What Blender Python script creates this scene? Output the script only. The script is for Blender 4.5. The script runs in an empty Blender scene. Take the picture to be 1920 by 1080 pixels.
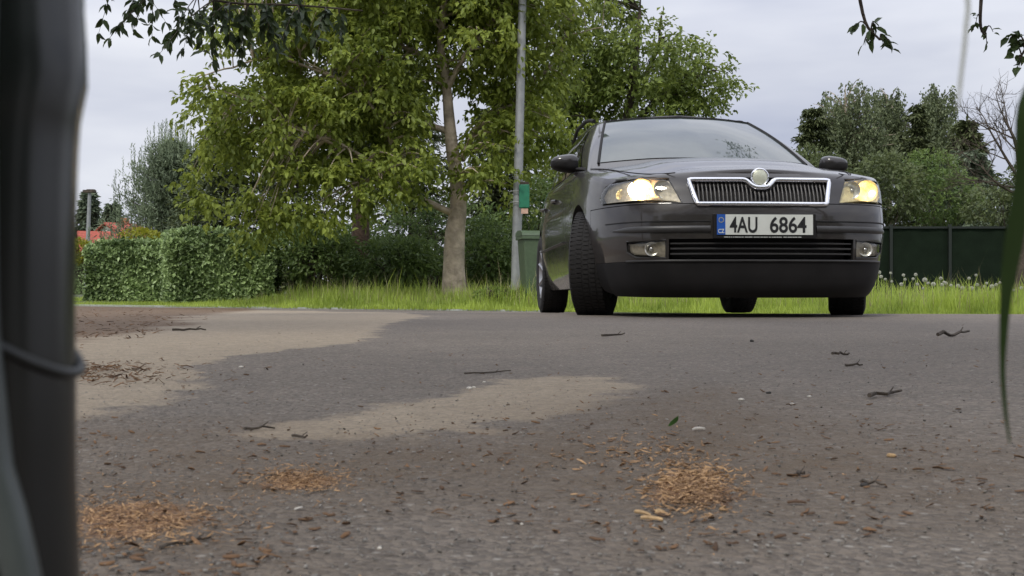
import bpy, bmesh, math, random
import numpy as np
from mathutils import Vector, Matrix
random.seed(7); RNG = np.random.default_rng(11)
S = bpy.context.scene
COL = S.collection
EYE = 0.16; F = 2211.0                       # eye height above the road, focal length in pixels of a 1920 wide picture

# ------------------------------------------------------------------ camera
cd = bpy.data.cameras.new('camera'); cam = bpy.data.objects.new('camera', cd); COL.objects.link(cam)
cam.location = (0, 0, EYE); cam.rotation_euler = (math.radians(90), 0, 0)
cd.sensor_width = 36; cd.lens = F/1920*36; cd.clip_start = 0.01; cd.clip_end = 3000
cd.dof.use_dof = True; cd.dof.focus_distance = 6.5; cd.dof.aperture_fstop = 30
S.camera = cam
# ------------------------------------------------------------------ exposure
S.view_settings.view_transform = 'Standard'; S.view_settings.look = 'None'
S.view_settings.exposure = 0.12; S.view_settings.gamma = 1
# ------------------------------------------------------------------ sky
SUN_EL, SUN_AZ = math.radians(52), math.radians(205)      # azimuth measured clockwise from +Y (the view direction)
w = bpy.data.worlds.new('World'); S.world = w; w.use_nodes = True
nt = w.node_tree; nt.nodes.clear()
def N(t, kind, **kw):
    n = t.nodes.new(kind)
    for k, v in kw.items(): setattr(n, k, v)
    return n
out = N(nt, 'ShaderNodeOutputWorld'); bg = N(nt, 'ShaderNodeBackground'); bg.inputs['Strength'].default_value = 0.1
sky = N(nt, 'ShaderNodeTexSky', sky_type='NISHITA', sun_disc=False, sun_elevation=SUN_EL, sun_rotation=SUN_AZ)
tc = N(nt, 'ShaderNodeTexCoord'); mp = N(nt, 'ShaderNodeMapping'); mp.inputs['Scale'].default_value = (1.0, 1.0, 4.2)
mp.inputs['Location'].default_value = (3.1, 0.4, 0.7)
no = N(nt, 'ShaderNodeTexNoise'); no.inputs['Scale'].default_value = 2.1; no.inputs['Detail'].default_value = 5; no.inputs['Roughness'].default_value = .5
cr = N(nt, 'ShaderNodeValToRGB'); cr.color_ramp.elements[0].position = .32; cr.color_ramp.elements[1].position = .68
cr.color_ramp.elements[0].color = (4.5, 4.8, 6.0, 1); cr.color_ramp.elements[1].color = (8.2, 8.35, 8.9, 1)
sp = N(nt, 'ShaderNodeSeparateXYZ'); mr = N(nt, 'ShaderNodeMapRange'); mr.inputs['From Min'].default_value = .18; mr.inputs['From Max'].default_value = .9
mr.inputs['To Min'].default_value = 1.0; mr.inputs['To Max'].default_value = 2.1
mul = N(nt, 'ShaderNodeVectorMath', operation='SCALE'); mix = N(nt, 'ShaderNodeMix', data_type='RGBA'); mix.inputs[0].default_value = .93
L = nt.links.new
L(tc.outputs['Generated'], mp.inputs[0]); L(mp.outputs[0], no.inputs[0]); L(no.outputs[0], cr.inputs[0])
L(tc.outputs['Generated'], sp.inputs[0]); L(sp.outputs[2], mr.inputs[0]); L(cr.outputs[0], mul.inputs[0]); L(mr.outputs[0], mul.inputs['Scale'])
L(sky.outputs[0], mix.inputs[6]); L(mul.outputs[0], mix.inputs[7]); L(mix.outputs[2], bg.inputs[0]); L(bg.outputs[0], out.inputs[0])
# ------------------------------------------------------------------ sun
sd = bpy.data.lights.new('sun', 'SUN'); sd.energy = 1.9; sd.angle = math.radians(12); sd.color = (1, .95, .86)
so = bpy.data.objects.new('sun', sd); COL.objects.link(so)
sv = Vector((math.sin(SUN_AZ)*math.cos(SUN_EL), math.cos(SUN_AZ)*math.cos(SUN_EL), math.sin(SUN_EL)))
so.rotation_euler = sv.to_track_quat('Z', 'Y').to_euler()

# ------------------------------------------------------------------ helpers
def at(u, v, y): return np.array([(u-960)/F*y, y, EYE+(540-v)/F*y])
def sm(x, a, b):
    t = np.clip((x-a)/(b-a), 0, 1); return t*t*(3-2*t)
def tag(o, label=None, cat=None, group=None, kind=None):
    if label: o['label'] = label
    if cat: o['category'] = cat
    if group: o['group'] = group
    if kind: o['kind'] = kind
    return o
def empty(name, loc=(0,0,0), rz=0, label=None, cat=None, group=None):
    o = bpy.data.objects.new(name, None); COL.objects.link(o); o.location = loc; o.rotation_euler = (0,0,rz); o.empty_display_size = .1
    return tag(o, label, cat, group)
class MB:
    def __init__(s): s.v = []; s.f = []; s.n = 0
    def add(s, V, Fc):
        V = np.asarray(V, float).reshape(-1, 3); s.v.append(V); n = s.n
        s.f += [tuple(i+n for i in f) for f in Fc]; s.n += len(V); return s
    def box(s, c, d, R=None):
        x, y, z = np.array(d)/2
        V = np.array([(-x,-y,-z),(x,-y,-z),(x,y,-z),(-x,y,-z),(-x,-y,z),(x,-y,z),(x,y,z),(-x,y,z)])
        if R is not None: V = V@np.asarray(R).T
        return s.add(V+np.array(c), [(0,3,2,1),(4,5,6,7),(0,1,5,4),(1,2,6,5),(2,3,7,6),(3,0,4,7)])
    def tube(s, pts, rad, n=8, cap=True, closed=False, flat=1.0, up=(0,0,1)):
        P = np.asarray(pts, float); m = len(P); rad = np.broadcast_to(np.asarray(rad, float), (m,))
        if closed: T = np.roll(P, -1, 0)-np.roll(P, 1, 0)
        else: T = np.gradient(P, axis=0)
        T /= np.linalg.norm(T, axis=1)[:, None]+1e-12
        V = []; ref = np.array(up, float)
        a = np.linspace(0, 2*np.pi, n, endpoint=False)
        for i in range(m):
            r = ref if abs(T[i]@ref) < .95 else np.array([1., .2, 0])
            x = np.cross(T[i], r); x /= np.linalg.norm(x); y = np.cross(x, T[i])
            V.append(P[i]+rad[i]*(np.cos(a)[:, None]*x+flat*np.sin(a)[:, None]*y))
        V = np.concatenate(V); Fc = []
        for i in range(m if closed else m-1):
            for j in range(n):
                k = (j+1) % n; i2 = (i+1) % m
                Fc.append((i*n+j, i*n+k, i2*n+k, i2*n+j))
        if cap and not closed: Fc += [tuple(range(n))[::-1], tuple(range((m-1)*n, m*n))]
        return s.add(V, Fc)
    def lathe(s, prof, n=32, axis='z', c=(0,0,0), cap=True):
        P = np.array(prof, float); a = np.linspace(0, 2*np.pi, n, endpoint=False); V = []
        for r, h in P:
            q = np.stack([r*np.cos(a), r*np.sin(a), np.full(n, h)], 1)
            if axis == 'y': q = q[:, [0, 2, 1]]
            if axis == 'x': q = q[:, [2, 0, 1]]
            V.append(q)
        V = np.concatenate(V)+np.array(c); Fc = []
        for i in range(len(P)-1):
            for j in range(n):
                k = (j+1) % n; Fc.append((i*n+j, i*n+k, (i+1)*n+k, (i+1)*n+j))
        if cap: Fc += [tuple(range(n))[::-1], tuple(range((len(P)-1)*n, len(P)*n))]
        return s.add(V, Fc)
    def build(s, name, mat, parent=None, smooth=None, fix=True):
        me = bpy.data.meshes.new(name); V = np.concatenate(s.v)
        me.from_pydata(V.tolist(), [], s.f)
        if mat: me.materials.append(mat)
        if fix:
            bm = bmesh.new(); bm.from_mesh(me); bmesh.ops.recalc_face_normals(bm, faces=bm.faces); bm.to_mesh(me); bm.free()
        if smooth is not None:
            me.shade_smooth()
            if smooth < 180: me.set_sharp_from_angle(angle=math.radians(smooth))
        me.validate(); me.update()
        o = bpy.data.objects.new(name, me); COL.objects.link(o)
        if parent: o.parent = parent
        return o
def npmesh(name, V, T, mat, parent=None, rnd=None, fsize=3):
    """fast mesh from arrays; T is (m, fsize); rnd a per-face float attribute"""
    V = np.asarray(V, np.float32); T = np.asarray(T, np.int32)
    me = bpy.data.meshes.new(name); me.vertices.add(len(V)); me.vertices.foreach_set('co', V.ravel())
    me.loops.add(T.size); me.loops.foreach_set('vertex_index', T.ravel())
    me.polygons.add(len(T)); me.polygons.foreach_set('loop_start', np.arange(0, T.size, fsize, dtype=np.int32))
    me.update(calc_edges=True)
    if rnd is not None:
        at_ = me.attributes.new('rnd', 'FLOAT', 'FACE'); at_.data.foreach_set('value', np.asarray(rnd, np.float32))
    me.materials.append(mat)
    o = bpy.data.objects.new(name, me); COL.objects.link(o)
    if parent: o.parent = parent
    return o
def unit(a): return a/(np.linalg.norm(a, axis=-1, keepdims=True)+1e-9)
def leaves(name, P, D, Nn, Ls, W, mat, parent=None, fold=.25):
    """P base, D direction, Nn normal; every leaf a folded rhombus of two faces"""
    n = len(P); D = unit(D); Sd = unit(np.cross(D, Nn)); U = np.cross(Sd, D)
    Ls = np.broadcast_to(Ls, (n,))[:, None]; W = np.broadcast_to(W, (n,))[:, None]
    V = np.stack([P, P+D*Ls*.45+Sd*W*.5+U*W*fold, P+D*Ls-U*Ls*.12, P+D*Ls*.45-Sd*W*.5+U*W*fold], 1).reshape(-1, 3)
    b = np.arange(n)[:, None]*4
    T = np.concatenate([b+np.array([[0,1,2]]), b+np.array([[0,2,3]])], 1).reshape(-1, 3)
    r = np.repeat(RNG.random(n), 2)
    return npmesh(name, V, T, mat, parent, r)

def ovals(name, P, D, Nn, Ls, W, mat, parent=None, fold=.18):
    n = len(P); D = unit(D); Sd = unit(np.cross(D, Nn)); U = np.cross(Sd, D); Ls = np.broadcast_to(Ls, (n,))[:, None]; W = np.broadcast_to(W, (n,))[:, None]
    pt = lambda l, w, u: P+D*Ls*l+Sd*W*w+U*W*u
    V = np.stack([pt(0,0,0), pt(.27,.44,fold), pt(.62,.42,fold*.8), pt(1,0,-.35), pt(.66,-.40,fold*.8), pt(.3,-.46,fold), pt(.3,0,0), pt(.66,0,-.1)], 1).reshape(-1, 3)
    F_ = np.array([(0,6,1),(1,6,7),(1,7,2),(2,7,3),(0,5,6),(5,4,7),(5,7,6),(4,3,7)])
    return npmesh(name, V, (np.arange(n)[:, None, None]*8+F_[None]).reshape(-1, 3), mat, parent, np.repeat(RNG.random(n), 8))

# ------------------------------------------------------------------ materials
def base(name):
    m = bpy.data.materials.new(name); m.use_nodes = True; t = m.node_tree
    return m, t, t.nodes['Principled BSDF']
def pmat(name, col, rough=.5, metal=0, spec=.5, coat=0, coat_r=.05, var=.15, scale=20, bump=0, emis=None, estr=0, bscale=None):
    m, t, p = base(name)
    p.inputs['Roughness'].default_value = rough; p.inputs['Metallic'].default_value = metal
    p.inputs['Specular IOR Level'].default_value = spec
    p.inputs['Coat Weight'].default_value = coat; p.inputs['Coat Roughness'].default_value = coat_r
    c = N(t, 'ShaderNodeTexCoord'); n = N(t, 'ShaderNodeTexNoise'); n.inputs['Scale'].default_value = scale; n.inputs['Detail'].default_value = 6
    t.links.new(c.outputs['Object'], n.inputs[0])
    r = N(t, 'ShaderNodeValToRGB'); r.color_ramp.elements[0].position = .3; r.color_ramp.elements[1].position = .7
    r.color_ramp.elements[0].color = (*[x*(1-var) for x in col], 1); r.color_ramp.elements[1].color = (*[min(1, x*(1+var)) for x in col], 1)
    t.links.new(n.outputs[0], r.inputs[0]); t.links.new(r.outputs[0], p.inputs['Base Color'])
    if bump:
        n2 = N(t, 'ShaderNodeTexNoise'); n2.inputs['Scale'].default_value = bscale or scale*3; n2.inputs['Detail'].default_value = 5
        t.links.new(c.outputs['Object'], n2.inputs[0])
        b = N(t, 'ShaderNodeBump'); b.inputs['Strength'].default_value = 1; b.inputs['Distance'].default_value = bump
        t.links.new(n2.outputs[0], b.inputs['Height']); t.links.new(b.outputs[0], p.inputs['Normal'])
    if emis: p.inputs['Emission Color'].default_value = (*emis, 1); p.inputs['Emission Strength'].default_value = estr
    return m
def leafmat(name, dark, light, trans=.35, rough=.5, patch=.8):
    m, t, p = base(name); o = t.nodes['Material Output']
    a = N(t, 'ShaderNodeAttribute', attribute_name='rnd')
    c = N(t, 'ShaderNodeTexCoord'); n = N(t, 'ShaderNodeTexNoise'); n.inputs['Scale'].default_value = patch; n.inputs['Detail'].default_value = 3
    t.links.new(c.outputs['Object'], n.inputs[0])
    ad = N(t, 'ShaderNodeMath', operation='ADD'); m1 = N(t, 'ShaderNodeMath', operation='MULTIPLY'); m1.inputs[1].default_value = .55
    t.links.new(a.outputs['Fac'], m1.inputs[0]); t.links.new(m1.outputs[0], ad.inputs[0])
    m2 = N(t, 'ShaderNodeMath', operation='MULTIPLY_ADD'); m2.inputs[1].default_value = 1.3; m2.inputs[2].default_value = -.42
    t.links.new(n.outputs[0], m2.inputs[0]); t.links.new(m2.outputs[0], ad.inputs[1])
    r = N(t, 'ShaderNodeValToRGB'); r.color_ramp.elements[0].color = (*dark, 1); r.color_ramp.elements[1].color = (*light, 1)
    t.links.new(ad.outputs[0], r.inputs[0]); t.links.new(r.outputs[0], p.inputs['Base Color'])
    p.inputs['Roughness'].default_value = rough; p.inputs['Specular IOR Level'].default_value = .35
    tr = N(t, 'ShaderNodeBsdfTranslucent'); mx = N(t, 'ShaderNodeMixShader'); mx.inputs[0].default_value = trans
    hs = N(t, 'ShaderNodeHueSaturation'); hs.inputs['Value'].default_value = 1.5; hs.inputs['Hue'].default_value = .485
    t.links.new(r.outputs[0], hs.inputs['Color']); t.links.new(hs.outputs[0], tr.inputs[0])
    t.links.new(p.outputs[0], mx.inputs[1]); t.links.new(tr.outputs[0], mx.inputs[2]); t.links.new(mx.outputs[0], o.inputs[0])
    return m
M = {}
M['bark'] = pmat('pale_bark', (.40,.33,.25), .9, var=.4, scale=6, bump=.03, bscale=14)
M['bark_dark'] = pmat('dark_bark', (.07,.055,.042), .95, var=.4, scale=8, bump=.03, bscale=20)
M['bark_red'] = pmat('reddish_bark', (.13,.085,.06), .95, var=.4, scale=8, bump=.03, bscale=20)
M['leaf'] = leafmat('walnut_leaf', (0.06, 0.095, 0.014), (0.34, 0.41, 0.08), .45, patch=.9)
M['leaf2'] = leafmat('elm_leaf', (0.05, 0.085, 0.018), (0.27, 0.34, 0.08), .38)
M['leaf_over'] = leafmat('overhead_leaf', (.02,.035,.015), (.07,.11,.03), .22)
M['needle_blue'] = leafmat('blue_needle', (0.07, 0.10, 0.055), (0.27, 0.33, 0.20), .15, .6)
M['needle_dark'] = leafmat('dark_needle', (0.03, 0.045, 0.02), (0.13, 0.155, 0.06), .12, .6)
M['needle_far'] = leafmat('far_needle', (0.05, 0.075, 0.05), (0.17, 0.21, 0.13), .15, .6)
M['birch_leaf'] = leafmat('birch_leaf', (0.05, 0.07, 0.035), (0.22, 0.26, 0.13), .3)
M['bush_leaf'] = leafmat('shrub_leaf', (0.035, 0.07, 0.02), (0.19, 0.27, 0.075), .3)
M['bush_leaf2'] = leafmat('fence_shrub_leaf', (0.03, 0.045, 0.018), (0.16, 0.20, 0.075), .3)
M['weed'] = leafmat('weed_leaf', (.06,.11,.02), (.26,.36,.08), .4)
M['hedge_leaf'] = leafmat('hedge_leaf', (0.025, 0.060, 0.014), (0.44, 0.58, 0.24), .2, .38, patch=1.2)
M['yellow_leaf'] = leafmat('yellow_shrub_leaf', (.12,.14,.01), (.33,.34,.03), .35)
M['grass'] = leafmat('grass_blade', (0.10, 0.165, 0.02), (0.46, 0.57, 0.11), .45, .5, patch=1.5)
M['steel'] = pmat('galvanised_steel', (.30,.31,.31), .5, .35, var=.15, scale=9)
M['concrete'] = pmat('kerb_concrete', (.34,.36,.32), .9, var=.2, scale=30)
M['bin_green'] = pmat('bin_plastic', (.075,.11,.062), .45, var=.12)
M['bin_dark'] = pmat('bin_wheel_rubber', (.02,.02,.02), .8)
M['sign_green'] = pmat('green_box', (.015,.16,.085), .5)
M['paper'] = pmat('notice_paper', (.55,.36,.27), .8)
M['fence'] = pmat('fence_fabric', (.010,.017,.010), .95, spec=.1, var=.18, scale=3, bump=.01, bscale=60)
M['fence_post'] = pmat('fence_post', (.008,.013,.009), .6)
M['roof_red'] = pmat('red_roof_tile', (.30,.065,.04), .85, var=.3, scale=5, bump=.05, bscale=3)
M['wood_dark'] = pmat('dark_gable', (.05,.03,.025), .8)
M['plaster'] = pmat('white_plaster', (.6,.58,.52), .9)
M['orange_wall'] = pmat('orange_wall', (.45,.2,.1), .9)
M['dark_glass'] = pmat('house_glass', (.02,.02,.02), .15)

# ------------------------------------------------------------------ ground shape
def ye(x): return np.clip(14.6-.43*np.asarray(x, float), 12.0, 18.2)
def gz(x, y):
    x = np.asarray(x, float); y = np.asarray(y, float)
    t = sm(y, 6.6, ye(x)); b = -(.132+.004*np.clip(x, -8, 8))*t
    return b + .0035*np.sin(x*1.7+.6)*np.sin(y*1.3+1)*sm(y, .5, 2)*(1-sm(y, 5, 7)) - .05*sm(y, 30, 60)
def ground_at(u, v):
    y = EYE*F/(v-540)
    for _ in range(30):
        y = .5*y+.5*(EYE-float(gz((u-960)/F*y, y)))*F/(v-540); y = min(y, 40)
    return (u-960)/F*y, y
def sdist(X, Y, poly):
    """signed distance to polygon, positive inside"""
    P = np.array(poly); n = len(P); d = np.full(X.shape, 1e9); ins = np.zeros(X.shape, bool)
    for i in range(n):
        a, b = P[i], P[(i+1) % n]; e = b-a; wx, wy = X-a[0], Y-a[1]
        t = np.clip((wx*e[0]+wy*e[1])/(e@e+1e-12), 0, 1)
        d = np.minimum(d, (wx-e[0]*t)**2+(wy-e[1]*t)**2)
        c = ((a[1] > Y) != (b[1] > Y)) & (X < (b[0]-a[0])*(Y-a[1])/(b[1]-a[1]+1e-12)+a[0]); ins ^= c
    return np.sqrt(d)*np.where(ins, 1, -1)
PX = lambda L_: [ground_at(u, v) for u, v in L_]
dust1 = PX([(40,600),(40,800),(150,787),(225,775),(300,755),(345,728),(375,713),(345,704),(322,694),(400,678),(470,665),(560,653),(640,646),(690,637),(705,622),(730,606),(800,593),(760,587),(600,583),(300,580)])
dust2 = PX([(440,806),(540,795),(660,775),(760,757),(830,742),(890,725),(950,714),(1060,706),(1180,706),(1165,735),(1120,765),(1000,790),(880,812),(760,823),(620,832),(500,826)])
brown = PX([(100,795),(420,800),(560,828),(860,815),(1100,765),(1350,725),(1600,800),(1900,860),(1900,930),(1500,990),(1250,1010),(1000,960),(760,930),(560,985),(420,1075),(60,1075)])
soil = PX([(20,574),(140,574),(300,577),(480,577),(420,586),(345,594),(330,608),(250,626),(120,642),(20,650)])

def ell(u, v, a, b, k=0): return PX([(u+a*math.cos(t)*(1+.18*math.sin(3*t+k)), v+b*math.sin(t)*(1+.18*math.cos(2*t+k))) for t in np.linspace(0, 2*np.pi, 24, endpoint=False)])
heaps = [ell(1298, 915, 66, 36), ell(565, 903, 62, 13, 1), ell(250, 975, 110, 30, 2)]
def roadmat():
    m, t, p = base('old_asphalt'); k = t.links.new
    c = N(t, 'ShaderNodeTexCoord')
    def noise(s, d=4, r=.5):
        n = N(t, 'ShaderNodeTexNoise'); n.inputs['Scale'].default_value = s; n.inputs['Detail'].default_value = d; n.inputs['Roughness'].default_value = r
        k(c.outputs['Object'], n.inputs[0]); return n.outputs[0]
    def ramp(i, p0, p1, c0=(0,0,0), c1=(1,1,1)):
        r = N(t, 'ShaderNodeValToRGB'); r.color_ramp.elements[0].position = p0; r.color_ramp.elements[1].position = p1
        r.color_ramp.elements[0].color = (*c0, 1); r.color_ramp.elements[1].color = (*c1, 1); k(i, r.inputs[0]); return r.outputs[0]
    def mixc(f, a, b, mode='MIX'):
        n = N(t, 'ShaderNodeMix', data_type='RGBA', blend_type=mode)
        for s_, i in ((0, f), (6, a), (7, b)):
            if isinstance(i, (int, float)): n.inputs[s_].default_value = i
            elif isinstance(i, tuple): n.inputs[s_].default_value = (*i, 1)
            else: k(i, n.inputs[s_])
        return n.outputs[2]
    def ma(op, a, b, c3=None):
        n = N(t, 'ShaderNodeMath', operation=op)
        for s_, i in ((0, a), (1, b), (2, c3)):
            if i is None: continue
            if isinstance(i, (int, float)): n.inputs[s_].default_value = i
            else: k(i, n.inputs[s_])
        return n.outputs[0]
    def mask(name, wob, soft, ns):
        a = N(t, 'ShaderNodeAttribute', attribute_name=name)
        s_ = ma('ADD', a.outputs['Fac'], ma('MULTIPLY_ADD', noise(ns, 6, .65), wob, -wob*.5))
        n = N(t, 'ShaderNodeMapRange'); n.interpolation_type = 'SMOOTHSTEP'
        n.inputs['From Min'].default_value = -soft; n.inputs['From Max'].default_value = soft; k(s_, n.inputs[0]); return n.outputs[0]
    big = noise(.55, 4); med = noise(7, 5, .6)
    asp = mixc(ramp(big, .35, .65), (.155,.133,.112), (.213,.183,.154))
    asp = mixc(ma('MULTIPLY', ramp(med, .35, .7), .35), asp, (.118,.105,.09))
    # aggregate stones in the asphalt
    vo = N(t, 'ShaderNodeTexVoronoi'); vo.inputs['Scale'].default_value = 170; k(c.outputs['Object'], vo.inputs[0])
    vs = N(t, 'ShaderNodeSeparateColor'); k(vo.outputs['Color'], vs.inputs[0])
    grain = ramp(vs.outputs[0], .0, 1, (.50,.50,.52), (1.5,1.48,1.44))
    asp = mixc(.62, asp, grain, 'MULTIPLY')
    vo2 = N(t, 'ShaderNodeTexVoronoi'); vo2.inputs['Scale'].default_value = 115; k(c.outputs['Object'], vo2.inputs[0])
    vs2 = N(t, 'ShaderNodeSeparateColor'); k(vo2.outputs['Color'], vs2.inputs[0])
    asp = mixc(ma('MULTIPLY', ramp(vs2.outputs[1], .93, .96), ramp(vo2.outputs['Distance'], .25, .45, (1,1,1), (0,0,0))), asp, (.34,.32,.29))
    dcol = mixc(ramp(noise(16, 6, .7), .3, .7), (.245,.20,.145), (.315,.262,.195))
    dcol = mixc(.35, dcol, grain, 'MULTIPLY')
    f1 = ma('MULTIPLY', mask('dust', .34, .03, 6), ramp(noise(45, 4, .7), .25, .5, (.55,.55,.55), (1,1,1)))
    col = mixc(f1, asp, dcol)
    f2 = ma('MULTIPLY', ma('MULTIPLY', mask('brown', .45, .22, 4), .85), ramp(noise(12, 6, .7), .30, .62, (.35,.35,.35)))
    col = mixc(f2, col, (.125,.090,.058))
    scol = mixc(ramp(noise(14, 6, .7), .3, .7), (.085,.055,.032), (.20,.135,.085))
    f3 = mask('soil', .8, .12, 2.5); col = mixc(f3, col, scol)
    f4 = ma('MULTIPLY', ma('MULTIPLY', mask('sawdust', .055, .012, 26), .8), ramp(noise(70, 5, .7), .35, .55, (.25,.25,.25)))
    col = mixc(f4, col, mixc(ramp(noise(160, 3), .35, .65), (.17,.075,.035), (.42,.22,.095)))
    k(col, p.inputs['Base Color']); p.inputs['Roughness'].default_value = .82; p.inputs['Specular IOR Level'].default_value = .35
    h = ma('ADD', ma('MULTIPLY', vo.outputs['Distance'], -.0045), ma('MULTIPLY', noise(90, 5, .7), .006))
    h = ma('ADD', h, ma('MULTIPLY', med, .006)); h = ma('MULTIPLY', h, ma('MULTIPLY_ADD', f1, -.55, 1.0))
    b = N(t, 'ShaderNodeBump'); b.inputs['Strength'].default_value = 1; b.inputs['Distance'].default_value = 1.0; k(h, b.inputs['Height']); k(b.outputs[0], p.inputs['Normal'])
    return m
def grid_obj(name, X, Y, Z, mat):
    n, m_ = X.shape; V = np.stack([X, Y, Z], -1).reshape(-1, 3)
    i = np.arange(n-1)[:, None]*m_+np.arange(m_-1)[None]; i = i.ravel()
    return npmesh(name, V, np.stack([i, i+1, i+m_+1, i+m_], 1), mat, fsize=4)
xs = np.concatenate([-np.geomspace(60, 9.2, 12), np.arange(-9, -2.4, .06), np.arange(-2.4, 2.4, .02), np.arange(2.4, 9, .06), np.geomspace(9.2, 60, 12)])
tt = np.concatenate([np.linspace(-12, -.2, 8), np.geomspace(.12, 12, 330)])/12
X, T = np.meshgrid(xs, tt); YE = ye(X); Y = np.where(T*12 < 3, T*12, 3+(T*12-3)/9*(YE-3))
Z = gz(X, Y)
road = grid_obj('road', X, Y, Z, roadmat()); tag(road, kind='structure')
for p_ in road.data.polygons: p_.use_smooth = True
for nm, poly in (('dust', None), ('brown', brown), ('soil', soil)):
    d = np.maximum(sdist(X, Y, dust1), sdist(X, Y, dust2)) if poly is None else sdist(X, Y, poly)
    a_ = road.data.attributes.new(nm, 'FLOAT', 'POINT'); a_.data.foreach_set('value', np.clip(d, -3, 3).astype(np.float32).ravel())
d = np.max([sdist(X, Y, h_) for h_ in heaps], 0); a_ = road.data.attributes.new('sawdust', 'FLOAT', 'POINT'); a_.data.foreach_set('value', np.clip(d, -3, 3).astype(np.float32).ravel())
# wide ground sheet under and beyond the road
xs = np.concatenate([-np.geomspace(1200, 22, 20), np.linspace(-20, 20, 90), np.geomspace(22, 1200, 20)])
ys = np.concatenate([-np.geomspace(1200, 14, 12), np.linspace(-12, 10, 20), np.linspace(10.3, 24, 60), np.geomspace(25, 1500, 30)])
X, Y = np.meshgrid(xs, ys); Z = gz(X, Y)-.03+.045*sm(Y-ye(X), 0.02, .5)+.03*np.sin(X*1.1)*np.sin(Y*.9)*sm(Y-ye(X), .3, 2)
gm = pmat('verge_soil', (.06,.075,.025), .95, var=.4, scale=3)
ground = grid_obj('ground', X, Y, Z, gm); tag(ground, kind='structure')
# kerb
k_ = MB(); kx = np.linspace(-12, 0.4, 80)
P0 = np.stack([kx, ye(kx)+.03, gz(kx, ye(kx))], 1)
for i in range(len(kx)-1):
    a, b = P0[i], P0[i+1]; V = []
    for q in (a, b): V += [q+(0,0,-.05), q+(0,.12,-.05), q+(0,.12,.022), q+(0,.004,.022)]
    k_.add(V, [(0,1,2,3),(7,6,5,4),(3,2,6,7),(0,3,7,4),(1,5,6,2)])
o = k_.build('kerb', M['concrete']); tag(o, kind='structure')

# ------------------------------------------------------------------ grass on the verge (nobody could count it)
def grass_field(name, n, xr, dep, hr, wd, clump, lab, mat=M['grass'], off=0.03, dens=None):
    x = RNG.uniform(*xr, n); d = dep[0]+(dep[1]-dep[0])*RNG.random(n)**1.25; y = ye(x)+off+d-.14*(.5+.5*np.sin(7*x+3*np.sin(2.3*x)))*(off < .5)
    if dens is not None: kp = dens(x, y); x, y, d = x[kp], y[kp], d[kp]
    n = len(x); z = gz(x, y)+.01
    nz = .5+.5*np.sin(x*2.3+1.3*np.sin(y*1.7))*np.sin(y*2.9+x*.7)
    h = RNG.uniform(*hr, n)*(.35+1.0*sm(d, 0, 1.0))*(.35+.75*nz)*(.35+1.0*RNG.random(n)**.8)*(.16+.84*sm(x, -5.2, -2.6))
    a = RNG.uniform(0, 2*np.pi, n); lean = RNG.uniform(.05, .6, n)*h
    B = np.stack([x, y, z], 1); dx = np.stack([np.cos(a), np.sin(a), 0*a], 1); sd_ = np.stack([-np.sin(a), np.cos(a), 0*a], 1)*wd*(.7+.6*RNG.random(n))[:, None]
    mid = B+dx*(lean*.3)[:, None]+np.array([0,0,1])*(h*.6)[:, None]; tip = B+dx*lean[:, None]+np.array([0,0,1])*h[:, None]
    V = np.stack([B-sd_*.5, B+sd_*.5, mid+sd_*.4, tip, mid-sd_*.4], 1).reshape(-1, 3)
    b = np.arange(n)[:, None]*5
    Tt = np.concatenate([b+np.array([[0,1,2]]), b+np.array([[0,2,4]]), b+np.array([[4,2,3]])], 1).reshape(-1, 3)
    r = np.repeat(np.clip(RNG.random(n)*.8+.25*nz, 0, 1), 3)
    o = npmesh(name, V, Tt, mat, None, r); tag(o, lab, 'grass', kind='stuff'); return o
grass_field('verge_grass', 120000, (-9.5, 9.5), (0, 3.4), (.08, .26), .009, 1, 'long fresh green grass growing on the verge behind the road')
grass_field('meadow_grass', 50000, (-16, 16), (3, 11), (.10, .34), .018, 1, 'taller green grass further back round the hedge, trees and fence')
M['straw'] = leafmat('seed_stalk', (.16,.15,.06), (.38,.34,.18), .3)
grass_field('grass_seed_stalks', 3000, (-4, 9), (.5, 3.5), (.24, .42), .006, 1, 'thin pale seed stalks standing above the verge grass', M['straw'])

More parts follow.
